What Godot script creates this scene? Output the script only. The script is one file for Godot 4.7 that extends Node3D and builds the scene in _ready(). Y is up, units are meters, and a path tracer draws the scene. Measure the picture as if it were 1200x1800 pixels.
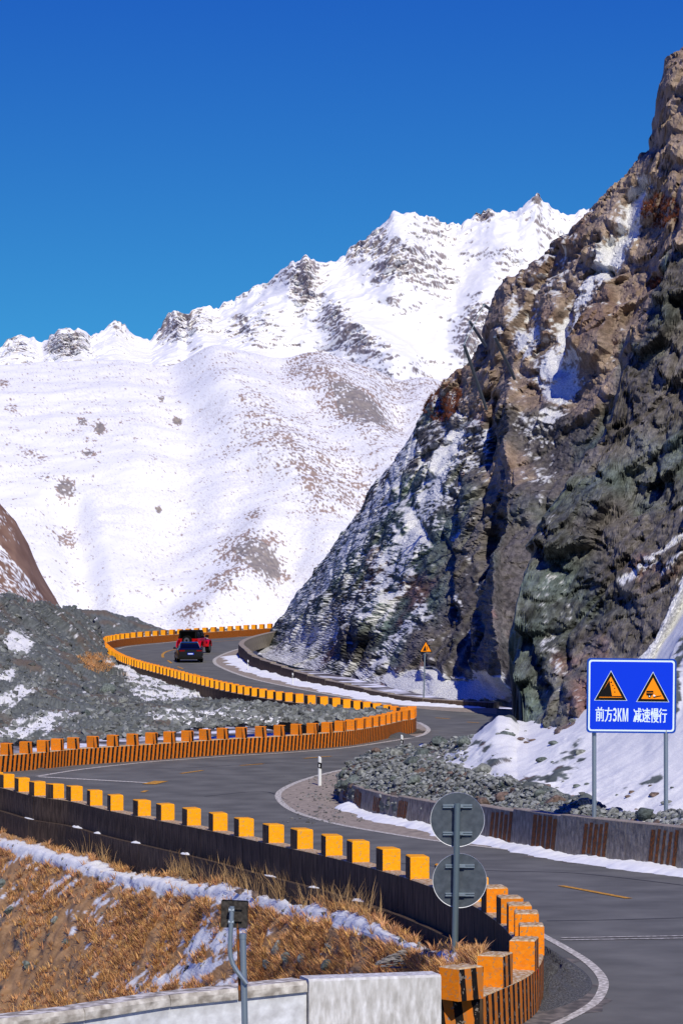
extends Node3D
# A mountain road winding under a cliff. y up, metres. The camera stands 8.1 m above the far road, looking down -z.

const FOC := 5400.0      # focal length in pixels of the 1200 x 1800 photograph
const CAM_H := 8.1
const PITCH := 0.012037
var rng := RandomNumberGenerator.new()
var M := {}
var used := {}
var NOF: Callable

func _ready():
	rng.seed = 7
	# ---- camera, sky, sun, exposure
	var cam := Camera3D.new()
	cam.name = "camera"
	cam.position = Vector3(0, CAM_H, 0)
	cam.rotation.x = PITCH
	cam.fov = rad_to_deg(2.0 * atan(900.0 / FOC))
	cam.near = 0.5
	cam.far = 20000.0
	add_child(cam)
	cam.current = true
	var env := Environment.new()
	env.background_mode = Environment.BG_SKY
	var sm := ProceduralSkyMaterial.new()
	sm.sky_top_color = Color(0.0, 0.19, 0.70)
	sm.sky_horizon_color = Color(0.33, 0.77, 0.94)
	sm.sky_curve = 0.066
	sm.ground_bottom_color = Color(0.5, 0.52, 0.55)
	sm.ground_horizon_color = Color(0.55, 0.62, 0.68)
	sm.sun_angle_max = 1.0
	var sky := Sky.new()
	sky.sky_material = sm
	env.sky = sky
	env.tonemap_mode = Environment.TONE_MAPPER_LINEAR
	env.tonemap_exposure = 1.02
	env.sdfgi_enabled = true
	env.ssao_enabled = true
	env.ssil_enabled = true
	var we := WorldEnvironment.new()
	we.name = "environment"
	we.environment = env
	add_child(we)
	var sun := DirectionalLight3D.new()
	sun.name = "sun"
	sun.light_energy = 1.3
	sun.light_color = Color(1.0, 0.975, 0.91)
	sun.light_angular_distance = 0.5
	sun.shadow_enabled = true
	add_child(sun)
	var az := deg_to_rad(14.0)
	var el := deg_to_rad(41.0)
	sun.look_at_from_position(Vector3.ZERO, -Vector3(sin(az) * cos(el), sin(el), cos(az) * cos(el)), Vector3.UP)
	make_materials()
	make_paths()
	build_far()
	build_cliff()
	build_banks()
	build_roads()
	build_walls()
	build_snow()
	build_signs()
	build_vehicles()
	build_small()

# ------------------------------------------------------------------ helpers
func W(px: float, py: float, z: float) -> Vector3:
	var a := (900.0 - py) / FOC
	var dy := a * cos(PITCH) + sin(PITCH)
	var dz := cos(PITCH) - a * sin(PITCH)
	return Vector3((px - 600.0) / FOC / dz * z, CAM_H + dy / dz * z, -z)

func rh(z: float) -> float:     # height of the road at a distance
	var t := clampf((100.0 - z) / 58.0, 0.0, 1.0)
	return 1.65 * t * t * (3.0 - 2.0 * t)

func gz(px: float, py: float, off := 0.0) -> float:   # distance at which a ray meets the road (plus off)
	var a := 12.0
	var b := 700.0
	for k in 40:
		var m := (a + b) * 0.5
		if W(px, py, m).y - rh(m) - off > 0.0:
			a = m
		else:
			b = m
	return a

func gp(px: float, py: float, off := 0.0) -> Vector2:
	var p := W(px, py, gz(px, py, off))
	return Vector2(p.x, p.z)

func pz(px: float, z: float) -> Vector2:
	return Vector2((px - 600.0) / FOC * z, -z)

func smooth_path(pts: Array, step: float) -> PackedVector2Array:
	var dense := PackedVector2Array()
	var n := pts.size()
	for i in n - 1:
		var p0: Vector2 = pts[maxi(i - 1, 0)]
		var p1: Vector2 = pts[i]
		var p2: Vector2 = pts[i + 1]
		var p3: Vector2 = pts[mini(i + 2, n - 1)]
		var m1 := (p2 - p0) * 0.5
		var m2 := (p3 - p1) * 0.5
		var l := p1.distance_to(p2)
		if m1.length() > l: m1 = m1.normalized() * l
		if m2.length() > l: m2 = m2.normalized() * l
		for k in 24:
			var t := k / 24.0
			var t2 := t * t
			var t3 := t2 * t
			dense.append(p1 * (2 * t3 - 3 * t2 + 1) + m1 * (t3 - 2 * t2 + t) + p2 * (-2 * t3 + 3 * t2) + m2 * (t3 - t2))
	dense.append(pts[n - 1])
	var out := PackedVector2Array()
	out.append(dense[0])
	var acc := 0.0
	for i in range(1, dense.size()):
		var d := dense[i].distance_to(dense[i - 1])
		var pos := 0.0
		while acc + (d - pos) >= step:
			pos += step - acc
			acc = 0.0
			out.append(dense[i - 1].lerp(dense[i], pos / d))
		acc += d - pos
	out.append(dense[dense.size() - 1])
	return out

func path_len(p: PackedVector2Array) -> float:
	var s := 0.0
	for i in range(1, p.size()): s += p[i].distance_to(p[i - 1])
	return s

func cum(p: PackedVector2Array) -> PackedFloat32Array:
	var c := PackedFloat32Array([0.0])
	for i in range(1, p.size()): c.append(c[i - 1] + p[i].distance_to(p[i - 1]))
	return c

func at_s(p: PackedVector2Array, c: PackedFloat32Array, s: float) -> Array:   # [position, tangent]
	var i := clampi(c.bsearch(s) - 1, 0, p.size() - 2)
	var d := maxf(c[i + 1] - c[i], 1e-5)
	var a := maxi(i - 1, 0)
	var b := mini(i + 2, p.size() - 1)
	return [p[i].lerp(p[i + 1], clampf((s - c[i]) / d, 0, 1)), (p[b] - p[a]).normalized()]

func noise(freq: float, oct := 4, seed_ := 1, kind := FastNoiseLite.TYPE_SIMPLEX_SMOOTH, frac := FastNoiseLite.FRACTAL_FBM) -> FastNoiseLite:
	var n := FastNoiseLite.new()
	n.seed = seed_
	n.frequency = freq
	n.noise_type = kind
	n.fractal_type = frac if oct > 1 else FastNoiseLite.FRACTAL_NONE
	n.fractal_octaves = oct
	return n

func numbered(called: String) -> String:
	var k: int = used.get(called, 0)
	used[called] = k + 1
	return called if k == 0 else "%s_%03d" % [called, k]

func tag(o: Node, label: String, category: String, group := "") -> Node:
	o.set_meta("label", label)
	o.set_meta("category", category)
	if group != "": o.set_meta("group", group)
	return o

func thing(called: String, label: String, category: String, at := Vector3.ZERO, turn := 0.0, group := "") -> Node3D:
	var o := Node3D.new()
	o.name = numbered(called)
	add_child(o)
	o.position = at
	o.rotation.y = turn
	tag(o, label, category, group)
	return o

func obj(called: String, mesh: Mesh, parent: Node = self, mat: Material = null) -> MeshInstance3D:
	var o := MeshInstance3D.new()
	o.name = numbered(called) if parent == self else called
	o.mesh = mesh
	if mat: o.material_override = mat
	parent.add_child(o, true)
	return o

func structure(called: String, mesh: Mesh, label: String, mat: Material = null) -> MeshInstance3D:
	var o := obj(called, mesh, self, mat)
	o.set_meta("kind", "structure")
	o.set_meta("label", label)
	return o

# mesh builder: one surface for each material
class MB:
	var st := {}
	func s(m: Material) -> SurfaceTool:
		if not st.has(m):
			var t := SurfaceTool.new()
			t.begin(Mesh.PRIMITIVE_TRIANGLES)
			t.set_smooth_group(-1)
			t.set_material(m)
			st[m] = t
		return st[m]
	func tri(m, a, b, c, ua := Vector2.ZERO, ub := Vector2.ZERO, uc := Vector2.ZERO):
		var t := s(m)
		t.set_uv(ua); t.add_vertex(a)
		t.set_uv(ub); t.add_vertex(b)
		t.set_uv(uc); t.add_vertex(c)
	func quad(m, a, b, c, d, ua := Vector2.ZERO, ub := Vector2.ZERO, uc := Vector2.ZERO, ud := Vector2.ZERO):
		tri(m, a, b, c, ua, ub, uc)
		tri(m, a, c, d, ua, uc, ud)
	func box(m, lo: Vector3, hi: Vector3, xf := Transform3D.IDENTITY):
		var p := []
		for k in 8:
			p.append(xf * Vector3(hi.x if k & 1 else lo.x, hi.y if k & 2 else lo.y, hi.z if k & 4 else lo.z))
		for f in [[0, 2, 3, 1], [5, 7, 6, 4], [4, 6, 2, 0], [1, 3, 7, 5], [2, 6, 7, 3], [4, 0, 1, 5]]:
			quad(m, p[f[0]], p[f[1]], p[f[2]], p[f[3]])
	func tube(m, a: Vector3, b: Vector3, r: float, n := 12, r2 := -1.0, cap := true):
		if r2 < 0: r2 = r
		var d := (b - a).normalized()
		var u := d.cross(Vector3.UP if absf(d.y) < 0.9 else Vector3.RIGHT).normalized()
		var v := d.cross(u)
		for k in n:
			var e0 := u * cos(TAU * k / n) + v * sin(TAU * k / n)
			var e1 := u * cos(TAU * (k + 1) / n) + v * sin(TAU * (k + 1) / n)
			quad(m, a + e0 * r, a + e1 * r, b + e1 * r2, b + e0 * r2)
			if cap:
				tri(m, a, a + e1 * r, a + e0 * r)
				tri(m, b, b + e0 * r2, b + e1 * r2)
	func poly(m, pts: PackedVector2Array, z: float, depth := 0.0, xf := Transform3D.IDENTITY):   # a plate in x, y facing +z
		var ix := Geometry2D.triangulate_polygon(pts)
		for k in range(0, ix.size(), 3):
			var a := pts[ix[k]]
			var b := pts[ix[k + 1]]
			var c := pts[ix[k + 2]]
			tri(m, xf * Vector3(a.x, a.y, z), xf * Vector3(c.x, c.y, z), xf * Vector3(b.x, b.y, z))
			if depth > 0.0:
				tri(m, xf * Vector3(a.x, a.y, z - depth), xf * Vector3(b.x, b.y, z - depth), xf * Vector3(c.x, c.y, z - depth))
		if depth > 0.0:
			for k in pts.size():
				var a := pts[k]
				var b := pts[(k + 1) % pts.size()]
				quad(m, xf * Vector3(a.x, a.y, z), xf * Vector3(b.x, b.y, z), xf * Vector3(b.x, b.y, z - depth), xf * Vector3(a.x, a.y, z - depth))
	func loft(m, rings: Array, smooth := false, cap := true):
		var t := s(m)
		if smooth: t.set_smooth_group(1)
		for i in rings.size() - 1:
			var n: int = rings[i].size()
			for k in n:
				var k2 := (k + 1) % n
				quad(m, rings[i][k], rings[i][k2], rings[i + 1][k2], rings[i + 1][k])
		t.set_smooth_group(-1)
		if cap:
			for r in [rings[0], rings[rings.size() - 1]]:
				var c := Vector3.ZERO
				for v in r: c += v
				c /= r.size()
				for k in r.size(): tri(m, c, r[k], r[(k + 1) % r.size()])
	func done() -> ArrayMesh:
		var mesh := ArrayMesh.new()
		for m in st:
			st[m].generate_normals()
			st[m].commit(mesh)
		return mesh

# a grid of points [nu+1][nv+1] and colours into a smooth mesh
func grid_mesh(P: PackedVector3Array, nu: int, nv: int, colf: Callable, px: PackedFloat32Array, py: PackedFloat32Array, flat := false) -> ArrayMesh:
	var w := nv + 1
	var N := PackedVector3Array()
	N.resize(P.size())
	for i in nu + 1:
		var ia := maxi(i - 1, 0) * w
		var ib := mini(i + 1, nu) * w
		for j in w:
			var n := (P[ib + j] - P[ia + j]).cross(P[i * w + mini(j + 1, nv)] - P[i * w + maxi(j - 1, 0)])
			N[i * w + j] = n.normalized()
	var C := PackedColorArray()
	if colf.is_valid():
		C.resize(P.size())
		for k in P.size():
			C[k] = colf.call(px[k], py[k], P[k], N[k])
	if flat:
		var st := SurfaceTool.new()
		st.begin(Mesh.PRIMITIVE_TRIANGLES)
		st.set_smooth_group(-1)
		for i in nu:
			for j in nv:
				var a := i * w + j
				var f := [a, a + 1, a + w, a + w, a + 1, a + w + 1] if (i * 7 + j * 13) % 3 else [a, a + 1, a + w + 1, a, a + w + 1, a + w]
				for k in f:
					st.set_color(C[k])
					st.add_vertex(P[k])
		st.generate_normals()
		return st.commit()
	var ix := PackedInt32Array()
	ix.resize(nu * nv * 6)
	var q := 0
	for i in nu:
		for j in nv:
			var a := i * w + j
			ix[q] = a; ix[q + 1] = a + 1; ix[q + 2] = a + w
			ix[q + 3] = a + w; ix[q + 4] = a + 1; ix[q + 5] = a + w + 1
			q += 6
	var arr := []
	arr.resize(Mesh.ARRAY_MAX)
	arr[Mesh.ARRAY_VERTEX] = P
	arr[Mesh.ARRAY_NORMAL] = N
	if colf.is_valid(): arr[Mesh.ARRAY_COLOR] = C
	arr[Mesh.ARRAY_INDEX] = ix
	var mesh := ArrayMesh.new()
	mesh.add_surface_from_arrays(Mesh.PRIMITIVE_TRIANGLES, arr)
	return mesh

var last_px: PackedFloat32Array
var last_py: PackedFloat32Array
var last_P: PackedVector3Array
# columns: [[px, [[py, z], ...from foot to top]], ...]; a surface through these points, pushed out along its normal by dispf
func patch(cols: Array, nu: int, nv: int, dispf: Callable, colf: Callable, along := Vector3.ZERO, broken := false) -> ArrayMesh:
	var w := nv + 1
	var n := (nu + 1) * w
	var px := PackedFloat32Array(); px.resize(n)
	var py := PackedFloat32Array(); py.resize(n)
	var P := PackedVector3Array(); P.resize(n)
	# each column resampled at equal steps
	var res := []
	for c in cols:
		var pts: Array = c[1]
		var cl := [0.0]
		for k in range(1, pts.size()):
			cl.append(cl[k - 1] + absf(pts[k][0] - pts[k - 1][0]) + absf(pts[k][1] - pts[k - 1][1]) * 0.5)
		var r := PackedVector2Array()
		var k := 0
		for j in w:
			var s: float = cl[-1] * j / nv
			while k < pts.size() - 2 and cl[k + 1] < s: k += 1
			var t: float = (s - cl[k]) / maxf(cl[k + 1] - cl[k], 1e-4)
			r.append(Vector2(lerpf(pts[k][0], pts[k + 1][0], t), 1.0 / lerpf(1.0 / pts[k][1], 1.0 / pts[k + 1][1], t)))
		res.append(r)
	var x0: float = cols[0][0]
	var x1: float = cols[-1][0]
	var ci := 0
	for i in nu + 1:
		var x := lerpf(x0, x1, float(i) / nu)
		while ci < cols.size() - 2 and cols[ci + 1][0] < x: ci += 1
		var t: float = (x - cols[ci][0]) / (cols[ci + 1][0] - cols[ci][0])
		var ra: PackedVector2Array = res[ci]
		var rb: PackedVector2Array = res[ci + 1]
		for j in w:
			var q := ra[j].lerp(rb[j], t)
			var xx := x
			if broken and i > 0 and i < nu and j > 0 and j < nv:
				var dj := rng.randf_range(-0.45, 0.45)
				var j2 := j + (1 if dj > 0.0 else -1)
				q = q.lerp(ra[j2].lerp(rb[j2], t), absf(dj))
				xx += rng.randf_range(-0.45, 0.45) * (x1 - x0) / nu
			px[i * w + j] = x
			py[i * w + j] = q.x
			P[i * w + j] = W(xx, q.x, q.y)
	if dispf.is_valid():
		var P2 := P.duplicate()
		var eye := Vector3(0, CAM_H, 0)
		along = along.normalized()
		if along != Vector3.ZERO:
			for k in n: P2[k] = P[k] + along * float(dispf.call(px[k], py[k], P[k]))
		for i in (0 if along != Vector3.ZERO else nu + 1):
			var ia := maxi(i - 3, 0) * w
			var ib := mini(i + 3, nu) * w
			for j in w:
				var k := i * w + j
				var nn := (P[ib + j] - P[ia + j]).cross(P[i * w + mini(j + 3, nv)] - P[i * w + maxi(j - 3, 0)]).normalized()
				if nn.dot(eye - P[k]) < 0.0: nn = -nn
				P2[k] = P[k] + nn * float(dispf.call(px[k], py[k], P[k]))
		P = P2
	last_px = px
	last_py = py
	last_P = P
	var mesh := grid_mesh(P, nu, nv, colf, px, py, broken)
	return mesh

# a coarse map over pixel columns and rows, filled from soft shapes
class Chart:
	var x0: float; var y0: float; var st: float; var nx: int; var ny: int
	var v: PackedFloat32Array
	func _init(ax, ay, bx, by, step):
		x0 = ax; y0 = ay; st = step
		nx = int((bx - ax) / step) + 2
		ny = int((by - ay) / step) + 2
		v.resize(nx * ny)
	func at(x: float, y: float) -> float:
		var fx := clampf((x - x0) / st, 0.0, nx - 1.001)
		var fy := clampf((y - y0) / st, 0.0, ny - 1.001)
		var i := int(fx)
		var j := int(fy)
		fx -= i
		fy -= j
		var k := j * nx + i
		return lerpf(lerpf(v[k], v[k + 1], fx), lerpf(v[k + nx], v[k + nx + 1], fx), fy)
	func blob(cx, cy, rx, ry, amp, hard := 0.5, turn := 0.0):   # an ellipse, flat inside, falling off at its rim
		var c := cos(turn)
		var s := sin(turn)
		var r: float = maxf(rx, ry) * 1.2
		for j in range(maxi(0, int((cy - r - y0) / st)), mini(ny, int((cy + r - y0) / st) + 2)):
			for i in range(maxi(0, int((cx - r - x0) / st)), mini(nx, int((cx + r - x0) / st) + 2)):
				var dx: float = x0 + i * st - cx
				var dy: float = y0 + j * st - cy
				var d := Vector2((dx * c + dy * s) / rx, (-dx * s + dy * c) / ry).length()
				v[j * nx + i] += amp * (1.0 - smoothstep(hard, 1.0, d))
	func band(pts: Array, wide: float, amp: float, hard := 0.4):   # a strip along a polyline
		var lo := Vector2(1e9, 1e9)
		var hi := -lo
		for p in pts:
			lo = lo.min(Vector2(p[0], p[1])); hi = hi.max(Vector2(p[0], p[1]))
		for j in range(maxi(0, int((lo.y - wide - y0) / st)), mini(ny, int((hi.y + wide - y0) / st) + 2)):
			for i in range(maxi(0, int((lo.x - wide - x0) / st)), mini(nx, int((hi.x + wide - x0) / st) + 2)):
				var q := Vector2(x0 + i * st, y0 + j * st)
				var d := 1e9
				for k in pts.size() - 1:
					var a := Vector2(pts[k][0], pts[k][1])
					var b := Vector2(pts[k + 1][0], pts[k + 1][1])
					d = minf(d, q.distance_to(Geometry2D.get_closest_point_to_segment(q, a, b)))
				v[j * nx + i] += amp * (1.0 - smoothstep(hard, 1.0, d / wide))
	func step(pts: Array, reach: float, amp: float, soft := 6.0):   # ground right of a line (top to bottom) stands out, sinking back over reach
		for j in ny:
			var y: float = y0 + j * st
			if y < pts[0][1] - 40 or y > pts[-1][1] + 40: continue
			var k := 0
			while k < pts.size() - 2 and pts[k + 1][1] < y: k += 1
			var t := clampf((y - pts[k][1]) / (pts[k + 1][1] - pts[k][1]), 0, 1)
			var lx: float = lerpf(pts[k][0], pts[k + 1][0], t)
			var f: float = smoothstep(pts[0][1] - 40, pts[0][1] + 20, y) * (1.0 - smoothstep(pts[-1][1] - 20, pts[-1][1] + 40, y))
			for i in nx:
				var d: float = x0 + i * st - lx
				if d < -soft or d > reach: continue
				v[j * nx + i] += amp * f * smoothstep(-soft, soft, d) * (1.0 - smoothstep(reach * 0.3, reach, d))

var hash_tab := PackedFloat32Array()

# broken planes: every cell of a jittered grid has its own height and tilt, narrow blends between them
func facets(u: float, v: float, seed_: int, sharp: float) -> float:
	if hash_tab.is_empty():
		var r := RandomNumberGenerator.new()
		r.seed = 99
		for k in 5 * 1024: hash_tab.append(r.randf())
	var fx := floorf(u)
	var fy := floorf(v)
	var ix := int(fx)
	var iy := int(fy)
	var sum := 0.0
	var ws := 1e-9
	for j in range(-1, 2):
		for i in range(-1, 2):
			var h := (((ix + i) * 73 + (iy + j) * 179 + (ix + i) * (iy + j) * 7 + seed_ * 31) & 1023) * 5
			var dx := u - fx - i - hash_tab[h]
			var dy := v - fy - j - hash_tab[h + 1]
			var w := exp(-sharp * (dx * dx + dy * dy))
			sum += w * (hash_tab[h + 2] - 0.5 + (hash_tab[h + 3] - 0.5) * 1.3 * dx + (hash_tab[h + 4] - 0.62) * 1.4 * dy)
			ws += w
	return sum / ws

func tex_from_noise(n: FastNoiseLite, size: int, lo: Color, hi: Color, contrast := 1.0) -> ImageTexture:
	var im := n.get_seamless_image(size, size)
	im.convert(Image.FORMAT_L8)
	var d := im.get_data()
	var out := PackedByteArray()
	out.resize(size * size * 3)
	var lut := []
	for k in 256:
		var t := clampf((k / 255.0 - 0.5) * contrast + 0.5, 0, 1)
		lut.append(lo.lerp(hi, t))
	for k in size * size:
		var c: Color = lut[d[k]]
		out[k * 3] = c.r8; out[k * 3 + 1] = c.g8; out[k * 3 + 2] = c.b8
	return ImageTexture.create_from_image(Image.create_from_data(size, size, false, Image.FORMAT_RGB8, out))

func chipped(lo: Color, hi: Color, chip: Color, seed_: int, amount: float) -> ImageTexture:   # paint with bare spots
	var a := noise(0.02, 5, seed_).get_seamless_image(512, 512)
	var c := noise(0.035, 5, seed_ + 50).get_seamless_image(512, 512)
	a.convert(Image.FORMAT_L8)
	c.convert(Image.FORMAT_L8)
	var da := a.get_data()
	var dc := c.get_data()
	var out := PackedByteArray()
	out.resize(512 * 512 * 3)
	for k in 512 * 512:
		var col := lo.lerp(hi, da[k] / 255.0)
		var t := dc[k] / 255.0 + 0.15 * (da[k] / 255.0 - 0.5)
		if t > 1.0 - amount: col = chip
		elif t > 0.95 - amount: col = col.lerp(chip, 0.35)
		out[k * 3] = col.r8; out[k * 3 + 1] = col.g8; out[k * 3 + 2] = col.b8
	return ImageTexture.create_from_image(Image.create_from_data(512, 512, false, Image.FORMAT_RGB8, out))

func normal_from_noise(n: FastNoiseLite, size: int, strength: float) -> ImageTexture:
	var im := n.get_seamless_image(size, size)
	im.convert(Image.FORMAT_RGBA8)
	im.bump_map_to_normal_map(strength)
	return ImageTexture.create_from_image(im)

func mat(col: Color, rough := 0.85, metal := 0.0) -> StandardMaterial3D:
	var m := StandardMaterial3D.new()
	m.albedo_color = col
	m.roughness = rough
	m.metallic = metal
	m.metallic_specular = 0.3
	return m

func tri_mat(tex: Texture2D, scale: Vector3, rough := 0.9, col := Color.WHITE, nrm: Texture2D = null, ns := 1.0) -> StandardMaterial3D:
	var m := mat(col, rough)
	m.albedo_texture = tex
	m.uv1_triplanar = true
	m.uv1_world_triplanar = true
	m.uv1_scale = scale
	if nrm:
		m.normal_enabled = true
		m.normal_texture = nrm
		m.normal_scale = ns
	return m

# ------------------------------------------------------------------ materials
func make_materials():
	var fine := noise(0.03, 5, 11)
	var blot := noise(0.012, 4, 12)
	var cell := noise(0.03, 3, 13, FastNoiseLite.TYPE_CELLULAR)
	cell.cellular_return_type = FastNoiseLite.RETURN_DISTANCE
	var n_fine := normal_from_noise(fine, 512, 8.0)
	var n_cell := normal_from_noise(cell, 512, 10.0)
	M.asphalt = tri_mat(tex_from_noise(noise(0.008, 6, 21), 1024, Color(0.36, 0.36, 0.342), Color(0.455, 0.453, 0.43), 1.2), Vector3(0.06, 0.06, 0.06), 0.9)
	M.grit = tri_mat(tex_from_noise(noise(0.02, 6, 45), 512, Color(0.33, 0.32, 0.31), Color(0.50, 0.47, 0.44), 1.8), Vector3(0.3, 0.3, 0.3), 0.95)
	M.seal = mat(Color(0.20, 0.20, 0.21), 0.7)
	M.line = tri_mat(tex_from_noise(noise(0.05, 5, 22), 512, Color(0.58, 0.56, 0.52), Color(0.90, 0.88, 0.84), 1.8), Vector3(0.35, 0.35, 0.35), 0.8)
	M.dash = tri_mat(tex_from_noise(noise(0.05, 5, 23), 512, Color(0.62, 0.45, 0.18), Color(0.90, 0.66, 0.25), 2.0), Vector3(0.35, 0.35, 0.35), 0.8)
	M.shoulder = tri_mat(tex_from_noise(noise(0.03, 6, 24), 512, Color(0.52, 0.48, 0.44), Color(0.68, 0.63, 0.57), 1.3), Vector3(0.2, 0.2, 0.2), 0.95)
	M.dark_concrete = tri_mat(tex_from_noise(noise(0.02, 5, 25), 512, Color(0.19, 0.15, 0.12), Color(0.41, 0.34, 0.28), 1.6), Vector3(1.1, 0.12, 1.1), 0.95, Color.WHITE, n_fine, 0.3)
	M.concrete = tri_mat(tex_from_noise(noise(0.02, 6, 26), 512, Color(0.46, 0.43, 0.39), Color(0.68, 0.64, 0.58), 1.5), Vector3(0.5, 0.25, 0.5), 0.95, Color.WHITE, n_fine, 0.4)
	M.worn_top = tri_mat(tex_from_noise(noise(0.03, 5, 27), 512, Color(0.62, 0.45, 0.24), Color(0.80, 0.74, 0.64), 2.6), Vector3(0.7, 0.7, 0.7), 0.9)
	M.yellow = tri_mat(chipped(Color(0.95, 0.61, 0.03), Color(1.0, 0.69, 0.07), Color(0.68, 0.57, 0.40), 28, 0.26), Vector3(0.8, 0.8, 0.8), 0.75, Color.WHITE, n_fine, 0.15)
	M.orange = tri_mat(chipped(Color(0.90, 0.48, 0.05), Color(0.98, 0.58, 0.09), Color(0.62, 0.50, 0.38), 29, 0.26), Vector3(0.8, 0.8, 0.8), 0.75, Color.WHITE, n_fine, 0.15)
	M.worn_orange = tri_mat(chipped(Color(0.80, 0.44, 0.08), Color(0.93, 0.55, 0.10), Color(0.58, 0.50, 0.40), 30, 0.32), Vector3(0.55, 0.55, 0.55), 0.8, Color.WHITE, n_fine, 0.3)
	M.stripes = mat(Color.WHITE, 0.8)
	M.stripes.albedo_texture = stripe_texture(0.0)
	M.worn_stripes = mat(Color.WHITE, 0.85)
	M.worn_stripes.albedo_texture = stripe_texture(0.5)
	M.rust = tri_mat(tex_from_noise(noise(0.03, 6, 31), 512, Color(0.34, 0.27, 0.21), Color(0.64, 0.36, 0.15), 3.4), Vector3(1.2, 0.5, 1.2), 0.9)
	M.white_wall = tri_mat(tex_from_noise(noise(0.012, 6, 32), 1024, Color(0.72, 0.72, 0.72), Color(0.90, 0.91, 0.92), 1.5), Vector3(0.4, 0.4, 0.4), 0.85, Color.WHITE, n_fine, 0.15)
	M.stained_wall = tri_mat(tex_from_noise(noise(0.014, 6, 33), 1024, Color(0.68, 0.67, 0.65), Color(0.88, 0.88, 0.88), 1.8), Vector3(0.7, 0.18, 0.7), 0.9, Color.WHITE, n_fine, 0.25)
	M.cap = tri_mat(tex_from_noise(noise(0.02, 6, 34), 512, Color(0.55, 0.52, 0.48), Color(0.86, 0.84, 0.80), 2.4), Vector3(0.5, 0.5, 0.5), 0.9, Color.WHITE, n_fine, 0.25)
	M.steel = mat(Color(0.60, 0.65, 0.68), 0.45, 0.7)
	M.grey_steel = mat(Color(0.42, 0.48, 0.50), 0.5, 0.5)
	M.panel_back = tri_mat(tex_from_noise(noise(0.02, 5, 35), 512, Color(0.30, 0.33, 0.36), Color(0.37, 0.40, 0.43), 1.4), Vector3(0.6, 0.6, 0.6), 0.5)
	M.panel_back.metallic = 0.4
	M.dark_back = tri_mat(tex_from_noise(noise(0.02, 5, 36), 512, Color(0.16, 0.15, 0.14), Color(0.30, 0.28, 0.26), 1.6), Vector3(1.5, 1.5, 1.5), 0.8)
	M.white_paint = mat(Color(0.86, 0.87, 0.87), 0.6)
	M.black = mat(Color(0.03, 0.03, 0.03), 0.6)
	M.rim_white = mat(Color(0.93, 0.94, 0.95), 0.4)
	M.sign_blue = mat(Color(0.01, 0.22, 0.85), 0.45)
	M.sign_edge = mat(Color(0.05, 0.27, 0.66), 0.5)
	M.sign_white = mat(Color(0.86, 0.93, 0.96), 0.5)
	M.sign_amber = mat(Color(1.0, 0.58, 0.05), 0.5)
	M.red_cloth = mat(Color(0.95, 0.25, 0.05), 0.8)
	# ground and rock: vertex colours say what the ground is made of, the texture gives its grain
	M.rock = tri_mat(tex_from_noise(noise(0.035, 6, 41), 1024, Color(0.74, 0.74, 0.74), Color(1, 1, 1), 1.9), Vector3(0.3, 0.3, 0.07), 0.9, Color.WHITE, n_cell, 0.5)
	M.rock.vertex_color_use_as_albedo = true
	M.far_rock = mat(Color.WHITE, 0.9)
	M.far_rock.vertex_color_use_as_albedo = true
	M.far_rock.metallic_specular = 0.15
	M.soil = tri_mat(tex_from_noise(noise(0.05, 6, 42), 1024, Color(0.88, 0.88, 0.88), Color(1, 1, 1), 1.8), Vector3(0.3, 0.3, 0.3), 0.95)
	M.soil.vertex_color_use_as_albedo = true
	M.snow = tri_mat(tex_from_noise(noise(0.02, 5, 43), 512, Color(0.90, 0.91, 0.92), Color(0.97, 0.97, 0.97), 1.2), Vector3(0.4, 0.4, 0.4), 0.7, Color.WHITE, n_fine, 0.2)
	M.gravel = tri_mat(tex_from_noise(noise(0.06, 6, 44), 512, Color(0.20, 0.20, 0.20), Color(0.42, 0.42, 0.42), 2.0), Vector3(0.8, 0.8, 0.8), 0.95, Color.WHITE, n_cell, 0.8)
	M.grass = mat(Color.WHITE, 0.9)
	M.grass.vertex_color_use_as_albedo = true
	M.grass.backlight_enabled = true
	M.grass.backlight = Color(0.3, 0.3, 0.3)
	M.grass.cull_mode = BaseMaterial3D.CULL_DISABLED

func stripe_texture(wear: float) -> ImageTexture:   # 0.88 m by 1.1 m of leaning black and orange stripes
	var sx := 512
	var sy := 512
	var n1 := noise(0.02, 5, 51)
	var n2 := noise(0.008, 4, 52)
	var im := Image.create(sx, sy, false, Image.FORMAT_RGB8)
	for j in sy:
		for i in sx:
			var lean := 0.13 * (1.0 - float(j) / sy) / 0.88
			var u := fposmod(float(i) / sx - lean + 0.004 * n1.get_noise_2d(i * 1.5, j * 0.5), 0.25) / 0.25
			var edge := n1.get_noise_2d(i, j)
			var og := Color(0.86, 0.45, 0.08).lerp(Color(0.72, 0.45, 0.20), clampf(0.4 + n2.get_noise_2d(i, j) + wear * 0.6, 0, 1))
			var c := og
			if u < 0.46 + edge * 0.05:
				c = Color(0.08, 0.07, 0.07).lerp(Color(0.15, 0.12, 0.10), clampf(0.3 + edge, 0, 1))
			if edge + n2.get_noise_2d(i + 300, j) * 0.7 > 0.62 - wear * 0.3:
				c = Color(0.50, 0.46, 0.42)
			im.set_pixel(i, j, c)
	return ImageTexture.create_from_image(im)

# ------------------------------------------------------------------ paths in plan
var near_wall: PackedVector2Array
var far_wall: PackedVector2Array
var island_wall: PackedVector2Array
var upper_wall: PackedVector2Array

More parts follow.
